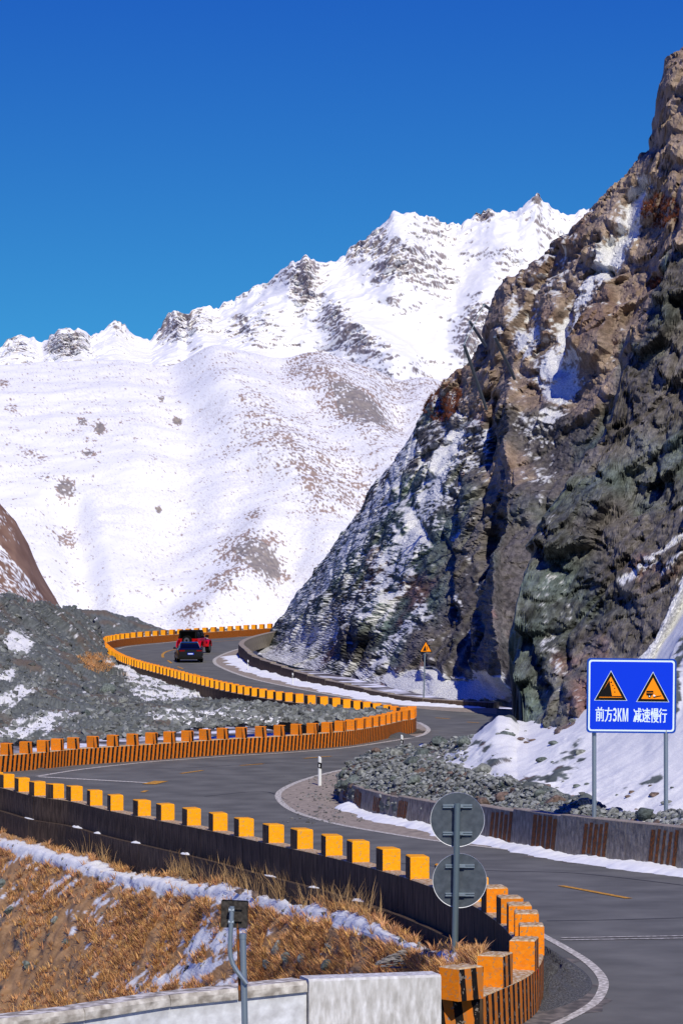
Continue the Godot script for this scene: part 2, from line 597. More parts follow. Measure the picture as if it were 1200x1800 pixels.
func make_paths():
	var a := [pz(-104, 109.5), pz(-112, 106.5), pz(-90, 103.0), pz(-45, 99.0)]
	for q in [[15, 1360], [70, 1373], [135, 1381.5], [207, 1397], [295, 1412.5], [387, 1428.5], [482, 1447], [585, 1466.5], [682, 1489], [735, 1502.5], [800, 1524], [848, 1544], [875, 1559], [905, 1580], [925, 1602], [933, 1620], [926, 1640], [905, 1658], [862, 1677], [806, 1695]]:
		a.append(gp(q[0], q[1], 1.05))
	a.append(pz(758, 40.4))
	a.append(pz(690, 41.2))
	near_wall = smooth_path(a, 0.25)
	var b := [pz(-104, 109.5), pz(-60, 110.8)]
	for q in [[0, 1357], [72, 1351], [125, 1345], [250, 1336.5], [400, 1325.5], [500, 1319.5], [600, 1311], [660, 1301], [700, 1291]]:
		b.append(gp(q[0], q[1]))
	b.append(pz(719, 135.6))
	b.append(pz(722, 138.2))
	for q in [[707, 1242], [660, 1235.5], [600, 1227], [500, 1216], [400, 1199.5], [300, 1175], [225, 1154.5], [192, 1137], [180, 1123], [196, 1116.5], [240, 1111], [325, 1105], [400, 1100.5], [485, 1095.5], [540, 1093]]:
		b.append(gp(q[0], q[1], 1.05))
	far_wall = smooth_path(b, 0.25)
	island_wall = smooth_path([pz(800, 117), pz(750, 113), pz(700, 110), pz(640, 105), pz(612, 101.5), pz(607, 99), pz(625, 96.5), pz(655, 93.5), pz(705, 90), pz(767, 86.5), pz(850, 81.5), pz(1000, 74), pz(1195, 68), pz(1340, 64.5)], 0.25)
	var c := [pz(520, 279), pz(470, 262), pz(436, 246)]
	for q in [[424, 1153], [434, 1164], [450, 1175], [500, 1190], [550, 1203], [600, 1213], [675, 1228], [750, 1238], [872, 1245]]:
		c.append(gp(q[0], q[1]))
	upper_wall = smooth_path(c, 0.25)

# ------------------------------------------------------------------ far mountains and hills
func mixc(a: Color, b: Color, t: float) -> Color:
	return a.lerp(b, clampf(t, 0, 1))

func build_far():
	# valley floor, reaching the horizon
	var g := MB.new()
	g.quad(M.far_rock, Vector3(-9000, -14, 200), Vector3(9000, -14, 200), Vector3(9000, -14, -12000), Vector3(-9000, -14, -12000))
	var gm: ArrayMesh = g.done()
	var gmat := tri_mat(tex_from_noise(noise(0.01, 5, 60), 512, Color(0.30, 0.28, 0.27), Color(0.90, 0.90, 0.92), 3.0), Vector3(0.02, 0.02, 0.02), 0.95)
	structure("ground", gm, "snowy valley floor far below the winding road", gmat)
	# the peaks
	var sky_line := [[-160, 615], [0, 612], [20, 596], [40, 590], [60, 594], [75, 606], [92, 592], [112, 583], [132, 590], [150, 588], [165, 600], [185, 584], [205, 568], [222, 578], [240, 592], [268, 596], [285, 582], [300, 568], [315, 561], [330, 572], [350, 556], [365, 549], [385, 548], [400, 536], [425, 526], [450, 510], [475, 500], [490, 496], [505, 492], [525, 494], [540, 489], [556, 494], [565, 492], [590, 468], [620, 440], [650, 424], [670, 410], [690, 395], [720, 389], [740, 391], [765, 390], [785, 402], [800, 402], [830, 386], [856, 377], [875, 383], [905, 386], [925, 370], [938, 359], [950, 368], [965, 378], [1000, 382], [1080, 360], [1300, 330]]
	var cols := []
	var jag := noise(0.09, 4, 65)
	var fine_line := []
	for i in sky_line.size() - 1:
		var steps := maxi(1, int((sky_line[i + 1][0] - sky_line[i][0]) / 4.0))
		for k in steps:
			var f := float(k) / steps
			var x: float = lerpf(sky_line[i][0], sky_line[i + 1][0], f)
			fine_line.append([x, lerpf(sky_line[i][1], sky_line[i + 1][1], f), 9.0 * jag.get_noise_1d(x)])
	for s in fine_line:
		cols.append([s[0], [[735.0, 3250.0], [680.0, 3380.0], [lerpf(680.0, s[1], 0.5), 3620.0], [s[1] + 16.0, 3850.0], [s[1] + s[2], 3900.0], [s[1] + 25.0, 4100.0]]])
	var pk := Chart.new(-170, 340, 1310, 740, 5)      # relief of spurs
	pk.band([[540, 488], [570, 530], [620, 585], [690, 650]], 75, 55, 0.0)
	pk.band([[540, 488], [500, 540], [450, 580]], 60, 35, 0.0)
	pk.band([[690, 395], [710, 460], [690, 520]], 80, 40, 0.0)
	pk.band([[330, 565], [360, 600], [420, 640]], 60, 30, 0.0)
	pk.band([[940, 362], [880, 470], [830, 600]], 60, 35, 0.0)
	pk.band([[120, 585], [150, 620], [180, 640]], 60, 25, 0.0)
	var rk := Chart.new(-170, 340, 1310, 740, 5)      # where rock stands out of the snow
	rk.blob(535, 525, 45, 50, 0.55, 0.1)
	rk.blob(600, 585, 40, 70, 0.42, 0.1, -0.8)
	rk.blob(700, 480, 75, 60, 0.40, 0.2)
	rk.blob(640, 440, 60, 32, 0.42, 0.2, -0.5)
	rk.blob(760, 420, 60, 40, 0.20, 0.2)
	rk.blob(770, 500, 50, 60, 0.25, 0.2)
	rk.blob(850, 385, 32, 14, 0.6, 0.3, 0.15)
	rk.blob(938, 368, 16, 12, 0.5, 0.3)
	rk.blob(835, 590, 50, 70, 0.45, 0.2)
	rk.blob(890, 480, 45, 60, 0.18, 0.2)
	rk.blob(330, 580, 80, 34, 0.40, 0.2, -0.2)
	rk.blob(440, 590, 70, 40, 0.28, 0.2)
	rk.blob(125, 615, 60, 36, 0.5, 0.2)
	rk.blob(30, 610, 40, 26, 0.3, 0.2)
	rk.blob(210, 578, 24, 14, 0.3, 0.2)
	rk.blob(660, 630, 70, 20, 0.3, 0.2, 0.3)
	rk.blob(490, 500, 40, 12, 0.25, 0.2, -0.2)
	rk.blob(640, 560, 60, 70, -0.10, 0.1)
	rk.blob(720, 600, 60, 50, -0.45, 0.3)
	rk.blob(900, 430, 80, 40, -0.10, 0.3)
	rk.blob(250, 625, 60, 20, -0.3, 0.3)
	rk.blob(490, 530, 26, 26, -0.35, 0.2, -0.4)
	rk.blob(420, 545, 60, 16, -0.3, 0.2, -0.4)
	var n1 := noise(0.0045, 5, 61, FastNoiseLite.TYPE_SIMPLEX_SMOOTH, FastNoiseLite.FRACTAL_RIDGED)
	var n2 := noise(0.022, 5, 62, FastNoiseLite.TYPE_SIMPLEX_SMOOTH, FastNoiseLite.FRACTAL_RIDGED)
	var n3 := noise(0.08, 4, 63)
	var n4 := noise(0.035, 5, 64)
	var disp := func(px, py, p):
		var top := 1.0
		var r := clampf(rk.at(px, py) * 1.6 + 0.25, 0.15, 1.1)
		return pk.at(px, py) + top * (30.0 * n1.get_noise_3dv(p) + r * (20.0 * n2.get_noise_3dv(p) + 8.0 * n3.get_noise_3dv(p)))
	var colf := func(px, py, p, n):
		var q := rk.at(px, py) + 0.12 + 0.45 * n4.get_noise_3dv(p * 1.3) + 0.55 * n3.get_noise_3dv(p * 2.2) + 0.9 * (0.45 - absf(n.y))
		var t := smoothstep(0.30, 0.38, q)
		var v := n3.get_noise_3dv(p * 0.6)
		var rock := mixc(Color(0.16, 0.14, 0.155), Color(0.36, 0.31, 0.31), 0.5 + v)
		return mixc(Color(0.86, 0.865, 0.86), rock, t)
	var o := structure("mountain", patch(cols, 720, 270, disp, colf, Vector3(0, 0.16, 1)), "jagged snow covered mountain range under the blue sky", M.far_rock)
	# the rounded snow hill behind the road
	cols = []
	for s in [[-160, 648], [0, 646], [100, 645], [200, 638], [300, 631], [380, 631], [460, 634], [540, 640], [620, 650], [700, 659], [760, 668], [830, 690], [900, 720], [1000, 760]]:
		cols.append([s[0], [[1150.0, 560.0], [1000.0, 600.0], [820.0, 668.0], [lerpf(820.0, s[1], 0.75), 740.0], [s[1], 800.0], [s[1] + 14.0, 900.0]]])
	var hc := Chart.new(-170, 600, 1010, 1200, 5)     # bare brown ground and stones
	hc.blob(440, 985, 110, 62, 0.43, 0.1, 0.35)
	hc.blob(395, 1040, 60, 40, 0.34, 0.2)
	hc.blob(470, 1010, 60, 40, 0.25, 0.2, 0.6)
	hc.blob(340, 1085, 60, 20, 0.36, 0.3)
	hc.blob(640, 740, 110, 50, 0.40, 0.1, 0.3)
	hc.blob(560, 680, 110, 30, 0.20, 0.1, 0.3)
	hc.blob(590, 860, 140, 90, 0.24, 0.2, 0.3)
	hc.blob(480, 780, 160, 100, 0.16, 0.2)
	hc.blob(670, 700, 120, 60, 0.20, 0.2)
	hc.blob(115, 855, 26, 22, 0.6, 0.3)
	hc.blob(80, 838, 26, 14, 0.35, 0.3)
	hc.blob(310, 722, 10, 9, 0.9, 0.4)
	hc.blob(176, 752, 14, 14, 0.6, 0.4)
	hc.blob(145, 740, 14, 10, 0.45, 0.4)
	hc.blob(155, 795, 16, 7, 0.6, 0.4)
	hc.blob(283, 685, 7, 7, 0.8, 0.4)
	hc.blob(278, 886, 8, 7, 0.9, 0.4)
	hc.blob(20, 715, 22, 18, 0.25, 0.3)
	hc.blob(5, 672, 20, 8, 0.4, 0.3)
	hc.blob(110, 930, 34, 30, 0.33, 0.2)
	hc.blob(60, 800, 40, 26, 0.24, 0.2)
	hc.blob(450, 920, 30, 16, 0.36, 0.3)
	hc.blob(200, 900, 140, 130, -0.08, 0.3)
	hc.band([[540, 650], [620, 720], [700, 830]], 45, 0.14, 0.1)
	hc.band([[400, 660], [480, 770], [560, 900]], 40, 0.10, 0.1)
	hc.band([[500, 645], [620, 655], [760, 675]], 22, 0.16, 0.1)
	hc.band([[150, 720], [170, 800], [120, 930], [130, 1010]], 24, 0.09, 0.1)
	hc.blob(480, 1080, 60, 24, -0.3, 0.3, -0.4)
	var h1 := noise(0.011, 4, 71)
	var h2 := noise(0.06, 4, 72)
	var h3 := noise(0.9, 3, 73)
	var h4 := noise(0.16, 4, 74)
	var hp := Chart.new(-170, 600, 1010, 1200, 5)
	hp.band([[120, 900], [140, 1000], [150, 1090]], 60, -5.0, 0.0)
	hp.band([[470, 940], [430, 1020], [370, 1090]], 80, 6.0, 0.0)
	hp.band([[560, 640], [640, 740], [700, 830]], 70, 5.0, 0.0)
	hp.band([[380, 640], [470, 760], [560, 900], [580, 1000]], 90, 6.0, 0.0)
	hp.band([[300, 640], [330, 800], [300, 950]], 90, -5.0, 0.0)
	hp.band([[700, 660], [700, 760]], 50, -4.0, 0.0)
	disp = func(px, py, p):
		var s := hc.at(px, py)
		return hp.at(px, py) + 5.0 * h1.get_noise_3dv(p) + 0.9 * h2.get_noise_3dv(p) + maxf(s, 0.04) * (1.6 * h4.get_noise_3dv(p * 1.4) + 0.5 * h3.get_noise_3dv(p * 0.6))
	colf = func(px, py, p, n):
		var base := hc.at(px, py)
		var v := h4.get_noise_3dv(p)
		var q := base + 0.01 + 0.30 * v + 0.55 * h3.get_noise_3dv(Vector3(p.x * 1.3 + p.y * 0.5, p.y * 1.3 - p.x * 0.4, p.z * 0.4))
		var t := smoothstep(0.27, 0.36, q)
		var c := mixc(Color(0.20, 0.145, 0.12), Color(0.30, 0.20, 0.15), 0.5 + v * 1.4)
		var thin := smoothstep(0.10, 0.30, h3.get_noise_3dv(p * 2.0 + Vector3(7, 3, 1)) + 0.35 * h2.get_noise_3dv(p * 0.7) + (px - 420.0) * 0.0004)
		t = maxf(t, 0.24 * thin)
		if base > 0.4: c = mixc(Color(0.13, 0.11, 0.11), Color(0.28, 0.23, 0.20), 0.5 + h3.get_noise_3dv(p))
		return mixc(Color(0.86, 0.865, 0.86), c, t * 0.9)
	structure("snow_hill", patch(cols, 660, 370, disp, colf, Vector3(0, 0.5, 1)), "smooth white snow hill speckled with brown stones", M.far_rock)
	# the brown spur at its foot
	cols = []
	for s in [[-160, 760], [-60, 835], [0, 884], [28, 915], [50, 955], [72, 1005], [95, 1045], [112, 1075], [125, 1110]]:
		cols.append([s[0], [[1190.0, 415.0], [lerpf(1190.0, s[1], 0.6), 445.0], [s[1], 470.0], [s[1] + 14.0, 520.0]]])
	disp = func(px, py, p):
		return 1.2 * h2.get_noise_3dv(p) + 0.4 * h4.get_noise_3dv(p)
	colf = func(px, py, p, n):
		var a: float = (px * 0.75 - (py - 900.0) * 0.62) 
		var q := 0.5 * h2.get_noise_3dv(Vector3(p.x * 1.2, p.y * 0.5, p.z * 0.2)) + 0.45 * h3.get_noise_3dv(p) + (0.35 if a > -34.0 else 0.05) * 1.0 + 0.15
		var t := smoothstep(0.16, 0.28, q)
		return mixc(Color(0.86, 0.865, 0.86), mixc(Color(0.17, 0.10, 0.075), Color(0.27, 0.17, 0.125), 0.5 + h4.get_noise_3dv(p)), t)
	structure("brown_hillside", patch(cols, 130, 150, disp, colf, Vector3(0, 0.5, 1)), "reddish brown hillside spur dusted with snow", M.far_rock)

# ------------------------------------------------------------------ the cliff
func build_cliff():
	var cols := [
		[440, [[1140, 262], [1135, 268], [1134, 269.3], [1132, 270.8], [1131, 272.4], [1129, 274.2], [1128, 276.0], [1153, 311]]],
		[470, [[1158, 238], [1135, 262], [1130, 264.2], [1125, 266.9], [1120, 269.8], [1115, 272.8], [1110, 276.0], [1135, 311]]],
		[520, [[1172, 222], [1140, 240], [1120, 244.4], [1100, 249.8], [1080, 255.6], [1060, 261.7], [1040, 268.0], [1065, 303]]],
		[560, [[1180, 212], [1150, 222], [1117, 228.3], [1084, 235.9], [1051, 244.2], [1018, 252.9], [985, 262.0], [1010, 297]]],
		[600, [[1188, 199], [1165, 205], [1118, 213.0], [1071, 222.8], [1024, 233.3], [977, 244.5], [930, 256.0], [955, 291]]],
		[650, [[1200, 184], [1175, 190], [1111, 199.4], [1047, 210.9], [983, 223.3], [919, 236.4], [855, 250.0], [880, 285]]],
		[700, [[1213, 173], [1190, 180], [1109, 190.2], [1028, 202.7], [947, 216.1], [866, 230.3], [785, 245.0], [810, 280]]],
		[760, [[1224, 164], [1195, 172], [1094, 182.7], [993, 195.7], [892, 209.8], [791, 224.6], [690, 240.0], [715, 275]]],
		[815, [[1233, 159], [1195, 168], [1086, 178.7], [977, 191.7], [868, 205.8], [759, 220.6], [650, 236.0], [675, 271]]],
		[850, [[1237, 158], [1190, 164], [1072, 174.8], [953, 188.1], [835, 202.3], [716, 217.4], [598, 233.0], [623, 268]]],
		[872, [[1240, 156], [1185, 160], [1055, 171.2], [925, 184.8], [795, 199.5], [665, 214.9], [535, 231.0], [560, 266]]],
		[893, [[1244, 146], [1180, 148], [1044, 160.7], [908, 176.2], [772, 193.0], [636, 210.7], [500, 229.0], [525, 264]]],
		[909, [[1262, 145.91], [1200, 149.91], [1058, 162.2], [916, 177.1], [774, 193.3], [632, 210.3], [490, 228.0], [515, 263]]],
		[950, [[1262, 145.5], [1200, 149.5], [1050, 161.4], [901, 175.8], [751, 191.5], [602, 207.9], [452, 225.0], [477, 260]]],
		[1000, [[1262, 145.0], [1200, 149.0], [1040, 160.5], [880, 174.5], [720, 189.6], [560, 205.5], [400, 222.0], [425, 257]]],
		[1050, [[1262, 144.5], [1200, 148.5], [1030, 159.6], [860, 173.1], [690, 187.7], [520, 203.0], [350, 219.0], [375, 254]]],
		[1100, [[1262, 144.0], [1200, 148.0], [1020, 158.8], [840, 172.1], [660, 186.3], [480, 201.4], [300, 217.0], [325, 252]]],
		[1130, [[1262, 143.7], [1200, 147.7], [1012, 158.4], [825, 171.5], [637, 185.7], [450, 200.5], [262, 216.0], [287, 251]]],
		[1150, [[1262, 143.5], [1200, 147.5], [1005, 158.1], [810, 171.0], [615, 185.0], [420, 199.7], [225, 215.0], [250, 250]]],
		[1165, [[1262, 143.35], [1200, 147.35], [995, 157.9], [790, 170.8], [585, 184.7], [380, 199.3], [175, 214.5], [200, 249.5]]],
		[1180, [[1262, 143.2], [1200, 147.2], [982, 157.7], [765, 170.5], [547, 184.3], [330, 198.9], [112, 214.0], [137, 249]]],
		[1200, [[1262, 143.0], [1200, 147.0], [979, 157.4], [758, 170.0], [537, 183.7], [316, 198.1], [95, 213.0], [120, 248]]],
		[1260, [[1262, 142.4], [1200, 146.4], [964, 156.4], [728, 168.6], [492, 181.7], [256, 195.6], [20, 210.0], [45, 245]]],
		[1360, [[1262, 141.4], [1200, 145.4], [936, 154.8], [672, 166.2], [408, 178.5], [144, 191.5], [-120, 205.0], [-95, 240]]]]
	var near := [
		[903, [[1422, 93.0], [1352, 92.0], [1332, 92.9], [1311, 93.9], [1290, 94.8], [1320, 119.8]]],
		[906, [[1418, 93.0], [1348, 92.0], [1293, 94.5], [1237, 97.1], [1180, 99.6], [1210, 124.6]]],
		[912, [[1414, 93.0], [1344, 92.0], [1270, 95.3], [1196, 98.6], [1120, 102.1], [1150, 127.1]]],
		[925, [[1410, 92.6], [1340, 91.6], [1248, 95.7], [1155, 99.9], [1060, 104.2], [1090, 129.2]]],
		[950, [[1402, 91.8], [1332, 90.8], [1211, 96.3], [1090, 101.7], [965, 107.3], [995, 132.3]]],
		[965, [[1393, 91.5], [1323, 90.5], [1193, 96.4], [1064, 102.2], [930, 108.2], [960, 133.2]]],
		[1000, [[1372, 90.9], [1302, 89.9], [1153, 96.6], [1004, 103.3], [850, 110.2], [880, 135.2]]],
		[1020, [[1360, 90.5], [1290, 89.5], [1125, 97.0], [960, 104.4], [790, 112.0], [820, 137.0]]],
		[1050, [[1342, 90.0], [1272, 89.0], [1106, 96.5], [939, 104.0], [768, 111.7], [798, 136.7]]],
		[1062, [[1330, 90.0], [1260, 89.0], [1087, 96.8], [914, 104.6], [735, 112.6], [765, 137.6]]],
		[1075, [[1317, 90.0], [1247, 89.0], [1065, 97.2], [883, 105.4], [695, 113.8], [725, 138.8]]],
		[1090, [[1302, 90.0], [1232, 89.0], [1030, 98.1], [828, 107.2], [620, 116.5], [650, 141.5]]],
		[1110, [[1272, 90.5], [1202, 89.5], [994, 98.8], [786, 108.2], [572, 117.8], [602, 142.8]]],
		[1150, [[1192, 92.3], [1122, 91.3], [930, 99.9], [738, 108.5], [540, 117.5], [570, 142.5]]],
		[1172, [[1148, 93.2], [1078, 92.2], [887, 100.8], [697, 109.4], [500, 118.3], [530, 143.3]]],
		[1190, [[1112, 94.1], [1042, 93.1], [843, 102.0], [645, 110.9], [440, 120.1], [470, 145.1]]],
		[1210, [[1080, 94.6], [1010, 93.6], [809, 102.6], [608, 111.7], [400, 121.0], [430, 146.0]]],
		[1260, [[1022, 95.0], [952, 94.0], [747, 103.2], [541, 112.4], [330, 122.0], [360, 147.0]]],
		[1360, [[962, 93.2], [892, 92.2], [680, 101.7], [468, 111.2], [250, 121.0], [280, 146.0]]]]
	var rl := Chart.new(430, -130, 1370, 1340, 4)
	# ledges and ribs that stand out, with the hollows that they shade
	rl.step([[912, 850], [893, 900], [872, 1000], [856, 1100], [842, 1195]], 120, 3.6)
	rl.step([[815, 840], [806, 960], [785, 1060], [752, 1130], [742, 1185]], 70, 2.6)
	rl.step([[690, 880], [668, 960], [640, 1040], [600, 1100]], 60, 1.6)
	rl.step([[880, 700], [872, 760], [866, 800]], 50, 1.6)
	rl.step([[1172, 105], [1160, 180], [1150, 250]], 90, 1.6)
	rl.blob(960, 556, 24, 52, 1.6, 0.6, 0.1)
	rl.blob(1040, 560, 46, 108, 2.3, 0.7, 0.1)
	rl.blob(878, 545, 36, 80, 1.5, 0.6, 0.15)
	rl.blob(1045, 440, 24, 26, 1.4, 0.5)
	rl.blob(985, 420, 22, 22, 1.2, 0.5)
	rl.blob(905, 820, 50, 50, 1.0, 0.4)
	rl.band([[1135, 330], [1085, 420], [1050, 470], [1010, 540], [985, 640]], 26, -1.3, 0.3)
	rl.blob(985, 680, 70, 60, -1.3, 0.3)
	rl.band([[870, 700], [860, 800]], 14, -2.0, 0.3)
	rl.band([[790, 1070], [765, 1180]], 22, -2.0, 0.3)
	rl.band([[872, 920], [850, 1040], [838, 1160]], 20, -2.0, 0.3)
	# where snow has settled
	var sn := Chart.new(430, -130, 1370, 1340, 4)
	sn.band([[1132, 328], [1105, 400], [1070, 440]], 26, 0.75, 0.4)
	sn.band([[1070, 440], [1030, 500], [1000, 560], [985, 590]], 30, 0.55, 0.3)
	sn.band([[1000, 420], [960, 480], [925, 540], [915, 600]], 40, 0.35, 0.2)
	sn.blob(985, 660, 66, 60, 0.75, 0.45, 0.2)
	sn.blob(1075, 650, 22, 40, 0.6, 0.4)
	sn.blob(960, 745, 60, 40, 0.35, 0.2)
	sn.blob(930, 600, 40, 50, 0.30, 0.2)
	sn.blob(1010, 360, 60, 30, 0.20, 0.2)
	sn.band([[800, 760], [770, 840], [735, 920], [690, 1010], [660, 1080]], 30, 0.42, 0.2)
	sn.band([[720, 780], [660, 880], [590, 980], [520, 1070]], 36, 0.36, 0.2)
	sn.band([[815, 905], [790, 960]], 20, 0.4, 0.2)
	sn.blob(560, 1120, 90, 40, 0.42, 0.2)
	sn.band([[500, 1110], [600, 990], [700, 850], [780, 760]], 110, 0.30, 0.5)
	sn.blob(620, 1080, 70, 40, 0.22, 0.2)
	sn.blob(800, 1060, 22, 30, 0.3, 0.2)
	sn.band([[440, 1140], [520, 1165], [620, 1185], [680, 1190]], 26, 0.25, 0.3)
	sn.band([[690, 1195], [760, 1205], [830, 1215], [900, 1200]], 26, 1.0, 0.55)
	sn.band([[640, 1180], [700, 1130], [735, 1070]], 20, 0.5, 0.3)
	sn.blob(875, 1205, 22, 26, 0.7, 0.5, 0.4)
	sn.band([[1200, 930], [1140, 985], [1090, 1030]], 10, 0.55, 0.3)
	sn.band([[1200, 975], [1160, 1010]], 7, 0.5, 0.3)
	sn.band([[1215, 1030], [1175, 1110], [1120, 1170]], 26, 1.1, 0.5)
	sn.blob(914, 1215, 18, 90, -1.2, 0.6)
	sn.blob(1080, 800, 120, 220, -0.5, 0.6)
	sn.blob(1180, 560, 80, 200, -0.4, 0.6)
	sn.blob(900, 960, 60, 150, -0.35, 0.6)
	sn.blob(1180, 220, 60, 140, -0.25, 0.6)
	# brown upper rock
	var tn := Chart.new(430, -130, 1370, 1340, 4)
	tn.band([[860, 560], [960, 480], [1060, 400], [1200, 150]], 210, 1.0, 0.6)
	tn.blob(900, 830, 60, 60, 0.7, 0.4)
	tn.blob(1020, 640, 90, 130, 0.6, 0.6)
	tn.blob(1110, 560, 40, 60, 0.5, 0.5)
	tn.blob(1185, 640, 60, 170, -1.1, 0.6)
	tn.blob(1180, 500, 40, 70, -0.7, 0.5)
	var n_big := noise(0.05, 3, 81)
	var n_rid := noise(0.13, 4, 82, FastNoiseLite.TYPE_SIMPLEX_SMOOTH, FastNoiseLite.FRACTAL_RIDGED)
	var n_cel := noise(0.42, 2, 83, FastNoiseLite.TYPE_CELLULAR)
	n_cel.cellular_return_type = FastNoiseLite.RETURN_DISTANCE2_SUB
	n_cel.domain_warp_enabled = true
	n_cel.domain_warp_amplitude = 2.0
	n_cel.domain_warp_frequency = 0.2
	var n_cel2 := noise(1.25, 2, 84, FastNoiseLite.TYPE_CELLULAR)
	n_cel2.cellular_return_type = FastNoiseLite.RETURN_DISTANCE
	var blocks := []
	for e in [[0.17, 88, 2.2, 0.12], [0.5, 89, 0.9, 0.35], [1.4, 90, 0.35, 1.0]]:
		for kind in [FastNoiseLite.RETURN_CELL_VALUE, FastNoiseLite.RETURN_DISTANCE2_SUB]:
			var nb := noise(e[0], 1, e[1], FastNoiseLite.TYPE_CELLULAR)
			nb.cellular_distance_function = FastNoiseLite.DISTANCE_EUCLIDEAN
			nb.cellular_return_type = kind
			nb.cellular_jitter = 1.0
			nb.domain_warp_enabled = true
			nb.domain_warp_amplitude = e[2]
			nb.domain_warp_frequency = e[3]
			nb.domain_warp_fractal_type = FastNoiseLite.DOMAIN_WARP_FRACTAL_NONE
			blocks.append(nb)
	var b1: FastNoiseLite = blocks[0]
	var e1: FastNoiseLite = blocks[1]
	var b2: FastNoiseLite = blocks[2]
	var e2: FastNoiseLite = blocks[3]
	var b3: FastNoiseLite = blocks[4]
	var e3: FastNoiseLite = blocks[5]
	var n_fin := noise(1.3, 4, 85)
	var n_wrp := noise(0.22, 3, 86)
	var n_red := noise(0.11, 4, 87)
	var turn := Basis(Vector3(0, 0, 1), 0.5)
	var disp := func(px, py, p0):
		var p := Vector3(p0.x, p0.y, p0.z * 0.25)
		var wx := n_wrp.get_noise_3dv(p) * 20.0
		var wy := n_wrp.get_noise_3dv(p + Vector3(40, 0, 0)) * 24.0
		var q: Vector3 = turn * p
		q = Vector3(q.x, q.y * 0.65, q.z)
		var sno := clampf(sn.at(px + wx, py + wy), 0.0, 1.0)
		var r := 1.0 - 0.7 * smoothstep(0.45, 0.8, sno)
		var k1 := (0.35 + b1.get_noise_3dv(q)) * smoothstep(0.0, 0.16, e1.get_noise_3dv(q) + 1.0)
		var k2 := (0.45 + b2.get_noise_3dv(q)) * smoothstep(0.0, 0.22, e2.get_noise_3dv(q) + 1.0)
		var k3 := (0.5 + b3.get_noise_3dv(q)) * smoothstep(0.0, 0.3, e3.get_noise_3dv(q) + 1.0)
		var k4 := facets(q.x / 1.5, q.y * 0.7 / 1.5, 4, 80.0) * smoothstep(950.0, 700.0, py)
		return rl.at(px + wx, py + wy) - 0.9 + r * (-0.7 + 2.0 * k4 + 1.1 * n_big.get_noise_3dv(p) + 0.7 * n_rid.get_noise_3dv(q) + 1.5 * k1 + 0.8 * k2 + 0.32 * k3 + 0.22 * facets(p.x / 0.6, p.y / 0.5, 5, 60.0) + 0.10 * n_fin.get_noise_3dv(p * 1.5))
	var n_shp := noise(0.55, 5, 98, FastNoiseLite.TYPE_SIMPLEX, FastNoiseLite.FRACTAL_RIDGED)
	n_shp.fractal_gain = 0.62
	var disp_crag := func(px, py, p0):
		var p := Vector3(p0.x, p0.y, p0.z * 0.25)
		var wx := n_wrp.get_noise_3dv(p) * 20.0
		var wy := n_wrp.get_noise_3dv(p + Vector3(40, 0, 0)) * 24.0
		var q: Vector3 = turn * p
		q = Vector3(q.x, q.y * 0.42, q.z)
		var sno := clampf(sn.at(px + wx, py + wy), 0.0, 1.0)
		var r := 1.0 - 0.6 * smoothstep(0.45, 0.8, sno)
		var wb := Vector2(n_wrp.get_noise_3dv(p * 2.5), n_wrp.get_noise_3dv(p * 2.5 + Vector3(0, 50, 0))) * 0.25
		var k1 := facets((q.x + wb.x) / 2.0, (q.y + wb.y) / 2.0, 7, 90.0)
		var k2 := facets((q.x + wb.y) / 0.7, (q.y + wb.x) / 0.6, 2, 80.0)
		var k3 := facets((p.x + wb.y * 0.5) / 0.22, (p.y + wb.x * 0.5) / 0.18, 3, 50.0)
		var g1 := 1.0 - smoothstep(0.0, 0.10, e1.get_noise_3dv(q * 2.2) + 1.0)
		var g2 := 1.0 - smoothstep(0.0, 0.14, e2.get_noise_3dv(q * 2.0) + 1.0)
		return 0.6 * rl.at(px + wx, py + wy) - 0.4 + r * (0.6 * n_big.get_noise_3dv(p * 1.3) + 0.2 * n_rid.get_noise_3dv(q) + 2.6 * k1 + 1.6 * facets(q.x / 1.2, q.y / 1.1, 8, 80.0) + 0.95 * k2 + 0.24 * k3 - 0.55 * g1 - 0.18 * g2 + 0.05 * n_shp.get_noise_3dv(p) + 0.02 * n_fin.get_noise_3dv(p * 4.0))
	var colf := func(px, py, p0, n):
		var p := Vector3(p0.x, p0.y, p0.z * 0.25)
		var wx := n_wrp.get_noise_3dv(p) * 20.0
		var wy := n_wrp.get_noise_3dv(p + Vector3(40, 0, 0)) * 24.0
		var f := n_fin.get_noise_3dv(p * (2.6 if px > 900.0 else 1.8))
		var f2 := n_fin.get_noise_3dv(p * 0.45)
		var up := absf(n.y)
		var s := sn.at(px + wx, py + wy)
		var q := s + (up - 0.66) * 0.75 + 0.32 * f2 + 0.36 * f
		var t := smoothstep(0.34, 0.44, q)
		var brown := smoothstep(0.25, 0.75, tn.at(px + wx, py + wy) + 0.35 * n_red.get_noise_3dv(p) + 0.2 * f2)
		var red := smoothstep(0.16, 0.42, n_red.get_noise_3dv(p + Vector3(90, 0, 0)) + 0.25 * f2)
		var grn := smoothstep(-0.15, 0.35, n_red.get_noise_3dv(p + Vector3(0, 70, 0)))
		var qq: Vector3 = turn * p
		var blk := b2.get_noise_3dv(Vector3(qq.x, qq.y * 0.65, qq.z))
		var dark := mixc(Color(0.12, 0.108, 0.10), Color(0.095, 0.13, 0.118), grn)
		dark = mixc(dark, Color(0.21, 0.115, 0.10), red * 0.8)
		dark = dark * (1.28 + 1.5 * f + 0.4 * blk)
		var tan_ := mixc(Color(0.23, 0.17, 0.13), Color(0.37, 0.285, 0.22), 0.5 + 1.2 * f2)
		tan_ = mixc(tan_, Color(0.14, 0.07, 0.045), red * 0.5) * (1.2 + 0.9 * f + 0.25 * blk)
		var c := mixc(dark, tan_, brown)
		return mixc(c, Color(0.86, 0.865, 0.86), t)
